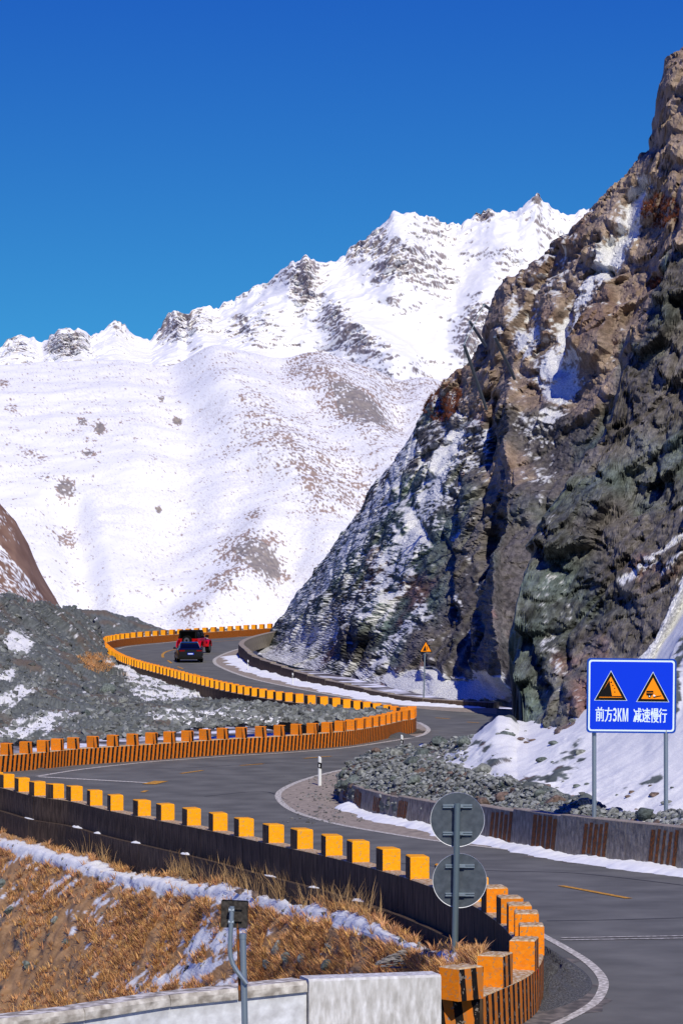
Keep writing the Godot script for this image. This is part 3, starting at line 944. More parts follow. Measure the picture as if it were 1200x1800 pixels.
	structure("cliff", patch(cols, 360, 340, disp, colf, Vector3(-0.25, 0.08, 0.95), true), "steep rocky cliff with snow in its gullies above the road", M.rock)
	for q in [["dark red brown shrubs on the cliff shoulder beside the rockfall fence", 775, 705, 40, 36, 700], ["brown shrubs on a ledge high on the cliff", 1160, 372, 34, 26, 420], ["dry brown shrubs on a small ledge of the dark rock", 1150, 492, 18, 14, 160]]:
		var spots := []
		for k in q[5]:
			var a := rng.randf() * TAU
			var r := sqrt(rng.randf())
			spots.append(near_point(last_P, last_px, last_py, q[1] + cos(a) * r * q[3], q[2] + sin(a) * r * q[4]))
		shrub_spots.append([q[0], spots])
	structure("crag", patch(near, 190, 250, disp_crag, colf, Vector3(-0.25, 0.04, 1.0), true), "dark green and rust coloured crag rising beside the blue sign", M.rock)

# ------------------------------------------------------------------ banks beside the road
var fan_pts: PackedVector3Array
var fan_px: PackedFloat32Array
var fan_py: PackedFloat32Array
var scree_pts: PackedVector3Array
var scree_px: PackedFloat32Array
var scree_py: PackedFloat32Array
var turf_pts: PackedVector3Array
var turf_px: PackedFloat32Array
var turf_py: PackedFloat32Array
var turf_snow: PackedFloat32Array

func build_banks():
	var n_mid := noise(0.25, 4, 91)
	var n_fin := noise(1.6, 4, 92)
	var n_cel := noise(1.1, 2, 93, FastNoiseLite.TYPE_CELLULAR)
	n_cel.cellular_return_type = FastNoiseLite.RETURN_DISTANCE
	var n_lo := noise(0.07, 3, 94)
	# snow fan and rubble between the retaining wall and the cliff
	var cols := [
		[606, [[1358, 98.7], [1362, 100], [1358, 101]]],
		[640, [[1368, 95.2], [1362, 98], [1347, 103.5], [1355, 105]]],
		[700, [[1388, 90.7], [1362, 96], [1331, 105], [1345, 110]]],
		[767, [[1399, 87], [1370, 92], [1335, 97.5], [1314, 103], [1345, 110]]],
		[815, [[1407, 84.3], [1375, 88.5], [1330, 94], [1299, 99], [1335, 107]]],
		[850, [[1412, 82.1], [1380, 86.5], [1330, 91.5], [1279, 96.5], [1310, 105]]],
		[875, [[1417, 80.7], [1380, 84.8], [1320, 90.5], [1258, 96], [1290, 104]]],
		[893, [[1420, 79.6], [1380, 83.9], [1320, 90.3], [1264, 96], [1288, 104]]],
		[909, [[1422, 79], [1378, 83.8], [1320, 90.4], [1272, 97], [1286, 105]]],
		[930, [[1424, 77.8], [1374, 83.2], [1315, 90.3], [1262, 98], [1260, 106]]],
		[1000, [[1431, 74.5], [1412, 79], [1350, 83.5], [1285, 90], [1200, 104]]],
		[1050, [[1436, 72.8], [1414, 78], [1350, 82], [1260, 89], [1150, 104]]],
		[1130, [[1444, 70.3], [1420, 76], [1350, 79.5], [1215, 87.5], [1172, 92], [1100, 106]]],
		[1200, [[1451, 68.2], [1426, 74], [1350, 77.5], [1170, 86], [1050, 94], [960, 106]]],
		[1340, [[1465, 64.9], [1435, 71], [1300, 76], [1000, 87], [900, 92], [780, 104]]]]
	var wl := [[600, 99.6], [607, 98.8], [625, 96.5], [655, 93.5], [705, 90], [767, 86.5], [850, 81.5], [1000, 74], [1195, 68], [1345, 64.3]]
	for c in cols:      # the sheet starts at the top of the wall
		var k := 0
		while k < wl.size() - 2 and wl[k + 1][0] < c[0]: k += 1
		var zw: float = lerpf(wl[k][1], wl[k + 1][1], float(c[0] - wl[k][0]) / float(wl[k + 1][0] - wl[k][0]))
		var yw := rh(zw) + 0.36 + 0.30 * smoothstep(700.0, 1050.0, c[0])
		c[1][0][1] = zw + 1.9
		c[1][0][0] = 965.0 + (CAM_H - yw - 0.14) * FOC / (zw + 1.9)
		c[1].push_front([965.0 + (CAM_H - yw) * FOC / (zw + 0.75), zw + 0.75])
		c[1].push_front([965.0 + (CAM_H - yw + 0.9) * FOC / (zw + 0.8), zw + 0.8])
	var rub := Chart.new(600, 800, 1350, 1480, 4)     # rubble among the snow
	rub.band([[610, 1362], [660, 1365], [720, 1370], [790, 1395], [870, 1412], [950, 1425], [1020, 1438]], 46, 0.9, 0.45)
	rub.band([[640, 1350], [700, 1335], [760, 1318], [800, 1318]], 34, 0.7, 0.4)
	rub.band([[606, 1376], [655, 1394], [705, 1410], [767, 1420], [850, 1433], [930, 1442], [1000, 1449]], 26, 0.8, 0.5)
	rub.blob(820, 1395, 70, 26, 0.4, 0.3)
	rub.blob(840, 1320, 50, 26, 0.34, 0.2, -0.4)
	rub.blob(960, 1370, 110, 50, 0.33, 0.2, -0.3)
	rub.blob(1090, 1390, 160, 50, 0.20, 0.2, -0.1)
	rub.blob(880, 1335, 70, 44, 0.36, 0.2, -0.5)
	rub.blob(1000, 1310, 70, 30, 0.25, 0.2, -0.5)
	rub.band([[1020, 1440], [1100, 1446], [1200, 1448]], 12, 0.6, 0.4)
	rub.blob(900, 1260, 30, 40, 0.5, 0.3)
	rub.blob(1180, 1230, 26, 60, 0.7, 0.4, 0.2)
	rub.blob(1200, 1150, 30, 60, 0.5, 0.4, 0.2)
	var disp := func(px, py, p):
		var r := clampf(rub.at(px, py), 0, 1)
		return 0.35 * n_lo.get_noise_3dv(p) + 0.10 * n_mid.get_noise_3dv(p) + r * (0.10 - 0.30 * n_cel.get_noise_3dv(p) + 0.12 * n_fin.get_noise_3dv(p)) + 0.02 * n_fin.get_noise_3dv(p)
	var colf := func(px, py, p, n):
		var st := Vector3(p.x * 0.5 + p.y * 0.9, p.y * 0.5 - p.x * 0.3, p.z * 0.5)
		var q := rub.at(px, py) + 0.45 * n_mid.get_noise_3dv(st * 2.2) + 0.35 * n_fin.get_noise_3dv(st)
		var t := smoothstep(0.36, 0.44, q)
		var c := mixc(Color(0.075, 0.085, 0.08), Color(0.15, 0.175, 0.165), 0.5 + n_fin.get_noise_3dv(p))
		c = mixc(c, Color(0.16, 0.11, 0.09), smoothstep(0.15, 0.4, n_mid.get_noise_3dv(p + Vector3(30, 0, 0))))
		return mixc(Color(0.86, 0.865, 0.86), c, t)
	structure("snow_slope", patch(cols, 340, 280, disp, colf), "white snow fan with grey rubble between concrete wall and cliff", M.soil)
	fan_pts = last_P; fan_px = last_px; fan_py = last_py
	# scree between the two arms of the road, rising to a mound
	cols = [
		[-160, [[1335, 112.5], [1250, 122], [1200, 131], [1150, 141], [1100, 152], [1030, 168], [1040, 190]]],
		[-60, [[1328, 112.8], [1250, 123], [1200, 133], [1150, 144], [1100, 157], [1040, 174], [1050, 195]]],
		[0, [[1322, 113.5], [1250, 125], [1200, 136], [1150, 148], [1100, 161], [1046, 178], [1056, 200]]],
		[60, [[1316, 115], [1250, 127], [1200, 141], [1150, 157], [1100, 176], [1060, 194], [1072, 225]]],
		[120, [[1310, 117], [1250, 129], [1200, 148], [1150, 170], [1105, 200], [1072, 222], [1086, 255]]],
		[165, [[1305, 118.3], [1250, 130], [1205, 153], [1165, 185], [1130, 212], [1090, 236], [1095, 262]]],
		[185, [[1303, 118.8], [1250, 130.5], [1210, 155], [1180, 190], [1160, 214], [1146, 226], [1142, 240]]],
		[225, [[1300, 119.5], [1250, 131], [1215, 155], [1190, 184], [1178, 199], [1176, 204]]],
		[300, [[1295, 121], [1250, 131], [1236, 148], [1216, 170], [1213, 179.5], [1212, 184]]],
		[400, [[1286, 123.5], [1248, 134], [1248, 142], [1246, 152], [1244, 160.5], [1244, 164]]],
		[500, [[1280, 126], [1252, 135], [1252, 141], [1250, 147], [1249, 150], [1249, 152]]],
		[600, [[1272, 129], [1258, 134], [1255, 139], [1252, 142], [1252, 144], [1252, 146]]],
		[680, [[1268, 133.5], [1262, 135], [1258, 136.5], [1255, 138], [1254, 139], [1254, 140]]],
		[716, [[1270, 136], [1269, 136.3], [1268, 136.6], [1268, 137], [1268, 137.3], [1268, 137.6]]]]
	var scs := Chart.new(-170, 1000, 730, 1360, 4)
	scs.blob(30, 1130, 40, 26, 0.75, 0.3, 0.3)
	scs.blob(10, 1185, 30, 18, 0.63, 0.3, -0.3)
	scs.blob(25, 1225, 50, 22, 0.63, 0.3, -0.5)
	scs.blob(85, 1270, 60, 24, 0.58, 0.3, -0.4)
	scs.blob(20, 1290, 50, 30, 0.58, 0.3, -0.4)
	scs.blob(280, 1218, 85, 34, 0.75, 0.4, 0.35)
	scs.blob(350, 1268, 130, 20, 0.68, 0.4)
	scs.blob(480, 1272, 60, 12, 0.53, 0.4)
	scs.blob(200, 1250, 50, 16, -0.4, 0.4)
	scs.blob(340, 1244, 120, 9, -0.5, 0.4)
	scs.band([[180, 1165], [230, 1185], [290, 1205], [360, 1232]], 8, 0.7, 0.3)
	scs.blob(150, 1180, 60, 40, -0.3, 0.4)
	var sco := Chart.new(-170, 1000, 730, 1360, 4)     # dry orange grass
	sco.blob(165, 1168, 34, 22, 0.9, 0.3, 0.3)
	sco.blob(235, 1198, 40, 8, 0.6, 0.4, 0.3)
	sco.blob(60, 1180, 40, 20, 0.25, 0.3)
	var gfn := noise(3.0, 3, 95)
	disp = func(px, py, p):
		return 0.5 * n_lo.get_noise_3dv(p * 1.3) + 0.25 * n_mid.get_noise_3dv(p) - 0.13 * n_cel.get_noise_3dv(p * 2.2) + 0.10 * n_fin.get_noise_3dv(p * 1.6) + (0.5 * maxf(0.0, n_mid.get_noise_3dv(p * 0.7 + Vector3(9, 0, 0)) - 0.15))
	var scree_col := func(px, py, p, n):
		var st := Vector3(p.x * 0.9 - p.y * 1.2, p.y * 1.0 + p.x * 0.35, 0.0)
		var q := scs.at(px, py) + 0.55 * n_fin.get_noise_3dv(Vector3(st.x * 1.6, st.y * 0.3, p.z * 0.05)) + 0.3 * n_fin.get_noise_3dv(p) + 0.07
		var t := smoothstep(0.34, 0.42, q)
		var v := gfn.get_noise_3dv(p)
		var c := mixc(Color(0.09, 0.10, 0.095), Color(0.21, 0.23, 0.215), 0.45 + 0.9 * v)
		c = mixc(c, Color(0.17, 0.125, 0.09), smoothstep(0.1, 0.4, n_mid.get_noise_3dv(p + Vector3(55, 0, 0))) * 0.7)
		c = mixc(c, Color(0.42, 0.24, 0.11), smoothstep(0.35, 0.6, sco.at(px, py) + 0.4 * v))
		return mixc(c, Color(0.86, 0.865, 0.86), t)
	structure("scree_slope", patch(cols, 460, 250, disp, scree_col), "grey green scree slope with streaks of snow between the road bends", M.soil)
	scree_pts = last_P; scree_px = last_px; scree_py = last_py
	cols = [
		[110, [[1110, 259], [1085, 267], [1068, 279], [1075, 309]]],
		[150, [[1125, 256], [1095, 266], [1073, 281], [1080, 309]]],
		[185, [[1128, 255], [1100, 267], [1078, 284], [1085, 314]]],
		[215, [[1122, 261], [1105, 271], [1083, 289], [1090, 319]]],
		[240, [[1120, 267], [1106, 277], [1088, 293], [1095, 321]]],
		[262, [[1118, 272], [1110, 281], [1101, 297], [1108, 324]]],
		[290, [[1118, 278], [1114, 289], [1112, 304], [1118, 329]]],
		[420, [[1112, 297], [1110, 309], [1109, 327], [1120, 349]]],
		[560, [[1106, 309], [1106, 321], [1106, 339], [1120, 359]]]]
	structure("scree_mound", patch(cols, 190, 60, disp, scree_col), "low mound of grey scree behind the outermost road bend", M.soil)
	# dry grass slope below the near wall
	cols = [
		[-120, [[1448, 99.8], [1470, 96.8], [1640, 91.3], [1800, 86.3], [2000, 80.8]]],
		[0, [[1462, 95.3], [1480, 92.8], [1620, 88.3], [1790, 83.5], [1990, 78.8]]],
		[100, [[1492, 88.8], [1508, 86.6], [1620, 83.4], [1775, 79.6], [1960, 75.3]]],
		[200, [[1520, 82.8], [1536, 80.8], [1640, 78.2], [1762, 75.4], [1940, 71.6]]],
		[300, [[1545, 77.6], [1560, 76.0], [1650, 74.0], [1745, 72.0], [1920, 68.4]]],
		[400, [[1553, 72.8], [1570, 71.2], [1650, 69.6], [1735, 67.8], [1900, 64.6]]],
		[500, [[1576, 67.7], [1592, 66.4], [1660, 65.1], [1726, 63.8], [1880, 61.0]]],
		[600, [[1598, 62.3], [1616, 61.2], [1670, 60.3], [1722, 59.3], [1870, 56.6]]],
		[700, [[1634, 56.0], [1650, 55.1], [1685, 54.4], [1715, 53.8], [1850, 51.8]]],
		[760, [[1660, 52.7], [1672, 52.0], [1690, 51.4], [1706, 50.8], [1800, 49.0]]],
		[850, [[1680, 46.6], [1690, 46.0], [1700, 45.4], [1712, 44.8], [1780, 43.4]]]]
	var ts := Chart.new(-130, 1400, 860, 2010, 4)
	ts.band([[-120, 1466], [0, 1482], [100, 1512], [200, 1540], [300, 1562], [400, 1576], [500, 1596], [600, 1620], [700, 1655], [800, 1690]], 17, 0.85, 0.2)
	ts.blob(380, 1660, 120, 55, 0.40, 0.3, -0.35)
	ts.blob(300, 1735, 130, 40, 0.36, 0.3, -0.25)
	ts.blob(180, 1600, 90, 40, 0.30, 0.3, -0.4)
	ts.blob(430, 1740, 80, 30, 0.30, 0.3)
	ts.blob(90, 1560, 80, 30, 0.16, 0.3)
	ts.blob(470, 1640, 30, 14, 0.3, 0.3)
	ts.blob(60, 1720, 110, 90, -0.6, 0.4)
	ts.blob(600, 1670, 80, 36, -0.5, 0.4)
	ts.blob(740, 1690, 40, 16, -0.9, 0.4)
	var tr := Chart.new(-130, 1400, 860, 2010, 4)     # dark bare rock and earth
	tr.blob(20, 1640, 60, 60, 0.45, 0.2)
	tr.blob(100, 1640, 40, 30, 0.3, 0.2)
	tr.blob(0, 1755, 30, 40, 0.5, 0.3)
	tr.blob(140, 1700, 60, 50, 0.25, 0.2)
	tr.blob(500, 1690, 50, 36, 0.5, 0.3, -0.3)
	tr.blob(735, 1688, 45, 22, 0.9, 0.4)
	tr.blob(600, 1705, 60, 14, 0.4, 0.3)
	disp = func(px, py, p):
		return 0.25 * n_lo.get_noise_3dv(p * 1.5) + 0.22 * (1.0 - 0.75 * clampf(ts.at(px, py), 0, 1)) * n_mid.get_noise_3dv(p * 1.3) + 0.07 * n_fin.get_noise_3dv(p) - 0.25 * clampf(tr.at(px, py), 0, 1) * n_cel.get_noise_3dv(p) + 0.05 * clampf(ts.at(px, py), 0, 1)
	turf_snow = PackedFloat32Array()
	colf = func(px, py, p, n):
		# snow lies in slanting streaks between the tufts
		var st := Vector3(p.x * 0.75 + p.y * 0.66, p.y * 0.75 - p.x * 0.66, 0.0)
		var q := ts.at(px, py) + 0.62 * n_fin.get_noise_3dv(Vector3(st.x * 0.4, st.y * 2.6, p.z * 0.15)) + 0.3 * n_fin.get_noise_3dv(p * 1.5) + 0.08
		var t := smoothstep(0.32, 0.42, q)
		turf_snow.append(t)
		var v := gfn.get_noise_3dv(p)
		var c := mixc(Color(0.36, 0.20, 0.09), Color(0.52, 0.31, 0.15), 0.5 + v)
		c = mixc(c, mixc(Color(0.09, 0.085, 0.075), Color(0.20, 0.175, 0.15), 0.5 + v), smoothstep(0.34, 0.56, tr.at(px, py) + 0.4 * n_mid.get_noise_3dv(p * 1.6)))
		return mixc(c, Color(0.86, 0.865, 0.86), t)
	structure("grass_slope", patch(cols, 420, 230, disp, colf), "slope of dry orange grass with streaks of snow below the wall", M.soil)
	turf_pts = last_P; turf_px = last_px; turf_py = last_py

# ------------------------------------------------------------------ roads
func flat_sheet(poly: PackedVector2Array, lift: float, m: Material, band := 1.0) -> ArrayMesh:
	var lo := 1e9
	var hi := -1e9
	for p in poly:
		lo = minf(lo, p.y); hi = maxf(hi, p.y)
	var b := MB.new()
	var z := lo
	while z < hi:
		var z2 := z + (band if z > -110.0 else band * 4.0)
		var strip := PackedVector2Array([Vector2(-300, z), Vector2(300, z), Vector2(300, z2), Vector2(-300, z2)])
		for piece in Geometry2D.intersect_polygons(poly, strip):
			var ix := Geometry2D.triangulate_polygon(piece)
			for k in range(0, ix.size(), 3):
				var v := []
				for e in 3:
					var q: Vector2 = piece[ix[k + e]]
					v.append(Vector3(q.x, rh(-q.y) + lift, q.y))
				if (v[1] - v[0]).cross(v[2] - v[0]).y > 0.0: b.tri(m, v[0], v[2], v[1])
				else: b.tri(m, v[0], v[1], v[2])
		z = z2
	return b.done()

func ribbon(path: PackedVector2Array, wide: float, lift: float, m: Material) -> ArrayMesh:
	var b := MB.new()
	for i in path.size() - 1:
		var q := []
		for k in [i, i + 1]:
			var t := (path[mini(k + 1, path.size() - 1)] - path[maxi(k - 1, 0)]).normalized()
			var n := Vector2(-t.y, t.x) * wide * 0.5
			for s in [-1.0, 1.0]:
				var p: Vector2 = path[k] + n * s
				q.append(Vector3(p.x, rh(-p.y) + lift, p.y))
		b.quad(m, q[0], q[1], q[3], q[2])
	return b.done()

func px_path(pts: Array, step := 0.3) -> PackedVector2Array:
	var a := []
	for q in pts: a.append(gp(q[0], q[1]))
	return smooth_path(a, step)

func build_roads():
	var poly := PackedVector2Array()
	for i in range(far_wall.size() - 1, 0, -4): poly.append(far_wall[i])
	for i in range(0, near_wall.size(), 3): poly.append(near_wall[i])
	for q in [Vector2(0.9, -38.6), Vector2(-4.5, -34.5), Vector2(-5.0, -24.0), Vector2(16.0, -24.0), Vector2(16.0, -52.0), Vector2(9.6, -66.0)]: poly.append(q)
	for i in range(island_wall.size() - 1, -1, -3): poly.append(island_wall[i])
	for q in [pz(880, 121), pz(930, 128), pz(960, 137), pz(955, 147), pz(915, 155)]: poly.append(q)
	for i in range(upper_wall.size() - 1, -1, -3): poly.append(upper_wall[i])
	poly.append(pz(600, 296))
	poly.append(pz(600, 312))
	var road := structure("road", flat_sheet(poly, 0.0, M.asphalt), "dark grey asphalt road winding between the barriers")
	# verges inside the bends
	var v := PackedVector2Array()
	for p in px_path([[690, 1338], [640, 1346], [610, 1352], [555, 1365], [510, 1381], [490, 1397], [500, 1415], [530, 1431], [600, 1450], [690, 1466], [767, 1478], [900, 1494], [1000, 1504], [1200, 1537], [1330, 1560]], 0.5): v.append(p)
	for i in range(island_wall.size() - 1, 12, -3): v.append(island_wall[i])
	structure("verge", flat_sheet(v, 0.004, M.shoulder), "pale gravel verge inside the hairpin bend with rubble")
	v = PackedVector2Array()
	for p in px_path([[470, 1131], [427, 1139], [398, 1148], [380, 1157], [377, 1163], [383, 1170], [412, 1183], [454, 1196], [520, 1210], [600, 1225], [680, 1238], [760, 1248], [872, 1255]], 0.5): v.append(p)
	for i in range(upper_wall.size() - 1, 40, -3): v.append(upper_wall[i])
	structure("verge", flat_sheet(v, 0.004, M.shoulder), "pale gravel verge below the concrete wall under the cliff")
	v = PackedVector2Array()
	for p in px_path([[700, 1300], [735, 1294], [752, 1285], [748, 1277], [735, 1270], [725, 1262]], 0.4): v.append(p)
	v.append(far_wall[140])
	structure("verge", flat_sheet(v, 0.004, M.shoulder), "small pale verge at the tip of the barrier")
	# grit washed to the edges of the asphalt, and sealed cracks across it
	var gn := noise(0.35, 4, 141)
	for e in [[near_wall, 1.0, 8, 1.1], [far_wall, -1.0, 0, 0.9], [island_wall, -1.0, 110, 1.0]]:
		var pth: PackedVector2Array = e[0]
		var left := []
		var right := PackedVector2Array()
		for i in range(int(e[2]), pth.size() - 4, 2):
			var t := (pth[i + 1] - pth[maxi(i - 1, 0)]).normalized()
			var nn := Vector2(-t.y, t.x) * -float(e[1])
			right.append(pth[i] + nn * (0.25 + float(e[3]) * maxf(0.12, 0.45 + 0.8 * gn.get_noise_1d(i * 0.25) + 0.3 * gn.get_noise_1d(i * 1.7))))
			left.append(pth[i])
		var b := MB.new()
		for i in left.size() - 1:
			b.quad(M.grit, v3(left[i], 0.004), v3(right[i], 0.004), v3(right[i + 1], 0.004), v3(left[i + 1], 0.004))
		obj("roadside_grit", b.done(), road)
	for e in [[[960, 1619], [1080, 1617], [1250, 1612]], [[700, 1517], [850, 1530], [1010, 1535], [1230, 1560]], [[360, 1400], [470, 1392], [560, 1440]], [[230, 1352], [330, 1350], [460, 1342], [600, 1336]]]:
		obj("crack_seal", ribbon(px_path(e, 0.4), 0.06, 0.004, M.seal), road)
	# painted lines
	for e in [
		[[[640, 1346], [610, 1351.5], [555, 1364.5], [510, 1380.5], [489, 1396.5], [499, 1415], [530, 1431.5], [600, 1450.5], [690, 1466.5], [767, 1478.5], [900, 1494.5], [1000, 1504.5], [1200, 1537.5], [1330, 1560]], 0.2],
		[[[520, 1125], [470, 1131], [427, 1139], [398, 1148], [380, 1157], [377, 1163], [383, 1170], [412, 1183], [454, 1196], [520, 1210], [600, 1225], [680, 1239]], 0.25],
		[[[66, 1365], [130, 1354.5], [200, 1346], [270, 1339], [400, 1329.5], [500, 1323.5], [600, 1315.5], [680, 1304], [735, 1294.5], [752, 1285], [748, 1277], [735, 1270]], 0.2],
		[[[520, 1114], [475, 1117.5], [370, 1122], [280, 1131], [230, 1136], [207, 1141]], 0.2],
		[[[925, 1624], [945, 1640], [985, 1662], [1030, 1690], [1055, 1715], [1060, 1735], [1045, 1762], [1005, 1787], [960, 1808]], 0.15]]:
		obj("edge_line", ribbon(px_path(e[0]), e[1], 0.008, M.line), road)
	for e in [[985, 1557.5, 1105, 1580], [318, 1360, 357, 1354.5], [422, 1346, 463, 1343], [534, 1333.5, 582, 1329.5], [643, 1323, 690, 1319], [748, 1312, 786, 1309.5], [820, 1269.5, 842, 1271], [765, 1262, 790, 1264], [340, 1184, 352, 1188], [312, 1172, 322, 1176], [295, 1161, 302, 1166], [250, 1393, 258, 1390]]:
		obj("lane_dash", ribbon(px_path([[e[0], e[1]], [e[2], e[3]]]), 0.16, 0.012, M.dash), road)
	obj("lane_dash", ribbon(px_path([[287, 1156], [286, 1151], [292, 1146], [304, 1142.5], [318, 1141]]), 0.2, 0.012, M.dash), road)
	obj("lane_line", ribbon(px_path([[365, 1129], [420, 1125], [470, 1121.5]]), 0.15, 0.012, M.dash), road)
	obj("slow_line", ribbon(px_path([[70, 1366], [170, 1371.5], [262, 1376.5]]), 0.3, 0.012, M.line), road)
	obj("slow_line", ribbon(px_path([[985, 1649.5], [1100, 1647.5], [1260, 1645]]), 0.09, 0.012, M.line), road)
	obj("slow_line", ribbon(px_path([[985, 1653.5], [1100, 1651.5], [1260, 1649]]), 0.09, 0.012, M.line), road)
	obj("lane_dash", ribbon(px_path([[262, 1379], [284, 1373.5]]), 0.5, 0.016, M.dash), road)

# ------------------------------------------------------------------ walls
func v3(p: Vector2, h: float) -> Vector3:
	return Vector3(p.x, rh(-p.y) + h, p.y)

func nearest_s(path: PackedVector2Array, c: PackedFloat32Array, p: Vector2) -> float:
	var best := 0
	for i in path.size():
		if path[i].distance_squared_to(p) < path[best].distance_squared_to(p): best = i
	return c[best]

func s_at_px(path: PackedVector2Array, c: PackedFloat32Array, px: float, from_s: float, to_s: float) -> float:
	var best := from_s
	var bd := 1e9
	for i in path.size():
		if c[i] < from_s or c[i] > to_s: continue
		var d := absf(600.0 + path[i].x / -path[i].y * FOC - px)
		if d < bd:
			bd = d
			best = c[i]
	return best

func wall_run(path, c, s0: float, s1: float, o: float, T: float, top: float, foot_road: float, foot_out: float, m_road: Material, m_top: Material, m_out: Material, batter := 0.0) -> ArrayMesh:
	# a length of wall; o is the side (+1/-1 of the normal) away from the road
	var b := MB.new()
	var n := maxi(1, int(ceil((s1 - s0) / 0.6)))
	var rows := []
	for k in n + 1:
		var s := lerpf(s0, s1, float(k) / n)
		var a := at_s(path, c, s)
		var p: Vector2 = a[0]
		var t: Vector2 = a[1]
		var nn := Vector2(-t.y, t.x) * o
		rows.append([s, v3(p - nn * (T * 0.5 + batter), 0) + Vector3(0, foot_road, 0), v3(p - nn * T * 0.5, top - 0.02), v3(p - nn * (T * 0.5 - 0.02), top), v3(p + nn * (T * 0.5 - 0.02), top), v3(p + nn * T * 0.5, top - 0.02), v3(p + nn * T * 0.5, foot_out)])
	for k in n:
		var a: Array = rows[k]
		var d: Array = rows[k + 1]
		for e in 5:
			var m: Material = [m_road, m_top, m_top, m_top, m_out][e]
			var ua := Vector2(a[0] / 0.88, 1.0 - (foot_road if e == 0 else top) / 1.1)
			var ub := Vector2(a[0] / 0.88, 1.0 - top / 1.1)
			var uc := Vector2(d[0] / 0.88, 1.0 - top / 1.1)
			var ud := Vector2(d[0] / 0.88, 1.0 - (foot_road if e == 0 else top) / 1.1)
			b.quad(m, a[e + 1], a[e + 2], d[e + 2], d[e + 1], ua, ub, uc, ud)
	for r in [rows[0], rows[-1]]:
		b.quad(m_out, r[1], r[2], r[5], r[6])
		b.quad(m_out, r[2], r[3], r[4], r[5])
	return b.done()

func merlon_mesh(L: float, T: float, H: float, m_end: Material, m_road: Material, m_top: Material, m_out: Material, u0: float) -> ArrayMesh:
	var b := MB.new()
	var x := L * 0.5
	var z := T * 0.5
	var e := 0.018
	var lo := [Vector3(-x, 0, -z), Vector3(x, 0, -z), Vector3(x, 0, z), Vector3(-x, 0, z)]
	var hi := []
	var tp := []
	for p in lo:
		hi.append(Vector3(p.x, H - e, p.z))
		tp.append(Vector3(p.x - signf(p.x) * e, H + rng.randf_range(-0.006, 0.006), p.z - signf(p.z) * e))
	var ms := [m_road, m_end, m_out, m_end]
	for k in 4:
		var k2 := (k + 1) % 4
		var ua := Vector2(u0 + lo[k].x / 0.88, 1.0 - 0.62 / 1.1)
		var ub := Vector2(u0 + lo[k2].x / 0.88, 1.0 - 0.62 / 1.1)
		b.quad(ms[k], lo[k], hi[k], hi[k2], lo[k2], ua, Vector2(ua.x, 0.04), Vector2(ub.x, 0.04), ub)
		b.quad(m_top, hi[k], tp[k], tp[k2], hi[k2])
	b.quad(m_top, tp[0], tp[3], tp[2], tp[1])
	b.quad(m_out, lo[0], lo[1], lo[2], lo[3])
	return b.done()

func put_merlon(root: Node3D, mesh: Mesh, path, c, s: float, o: float, lift := 0.62):
	var a := at_s(path, c, s)
	var t: Vector2 = a[1]
	var n := Vector2(-t.y, t.x) * o
	var x := Vector3(t.x, 0, t.y)
	var z := Vector3(n.x, 0, n.y)
	if x.cross(Vector3.UP).dot(z) < 0.0: x = -x
	var m := obj("merlon", mesh, root)
	m.transform = Transform3D(Basis(x, Vector3.UP, z).rotated(Vector3.UP, rng.randf_range(-0.05, 0.05)) * Basis(Vector3(0, 0, 1), rng.randf_range(-0.012, 0.012)), v3(a[0], lift - 0.01 + rng.randf_range(-0.014, 0.008)) - root.position)

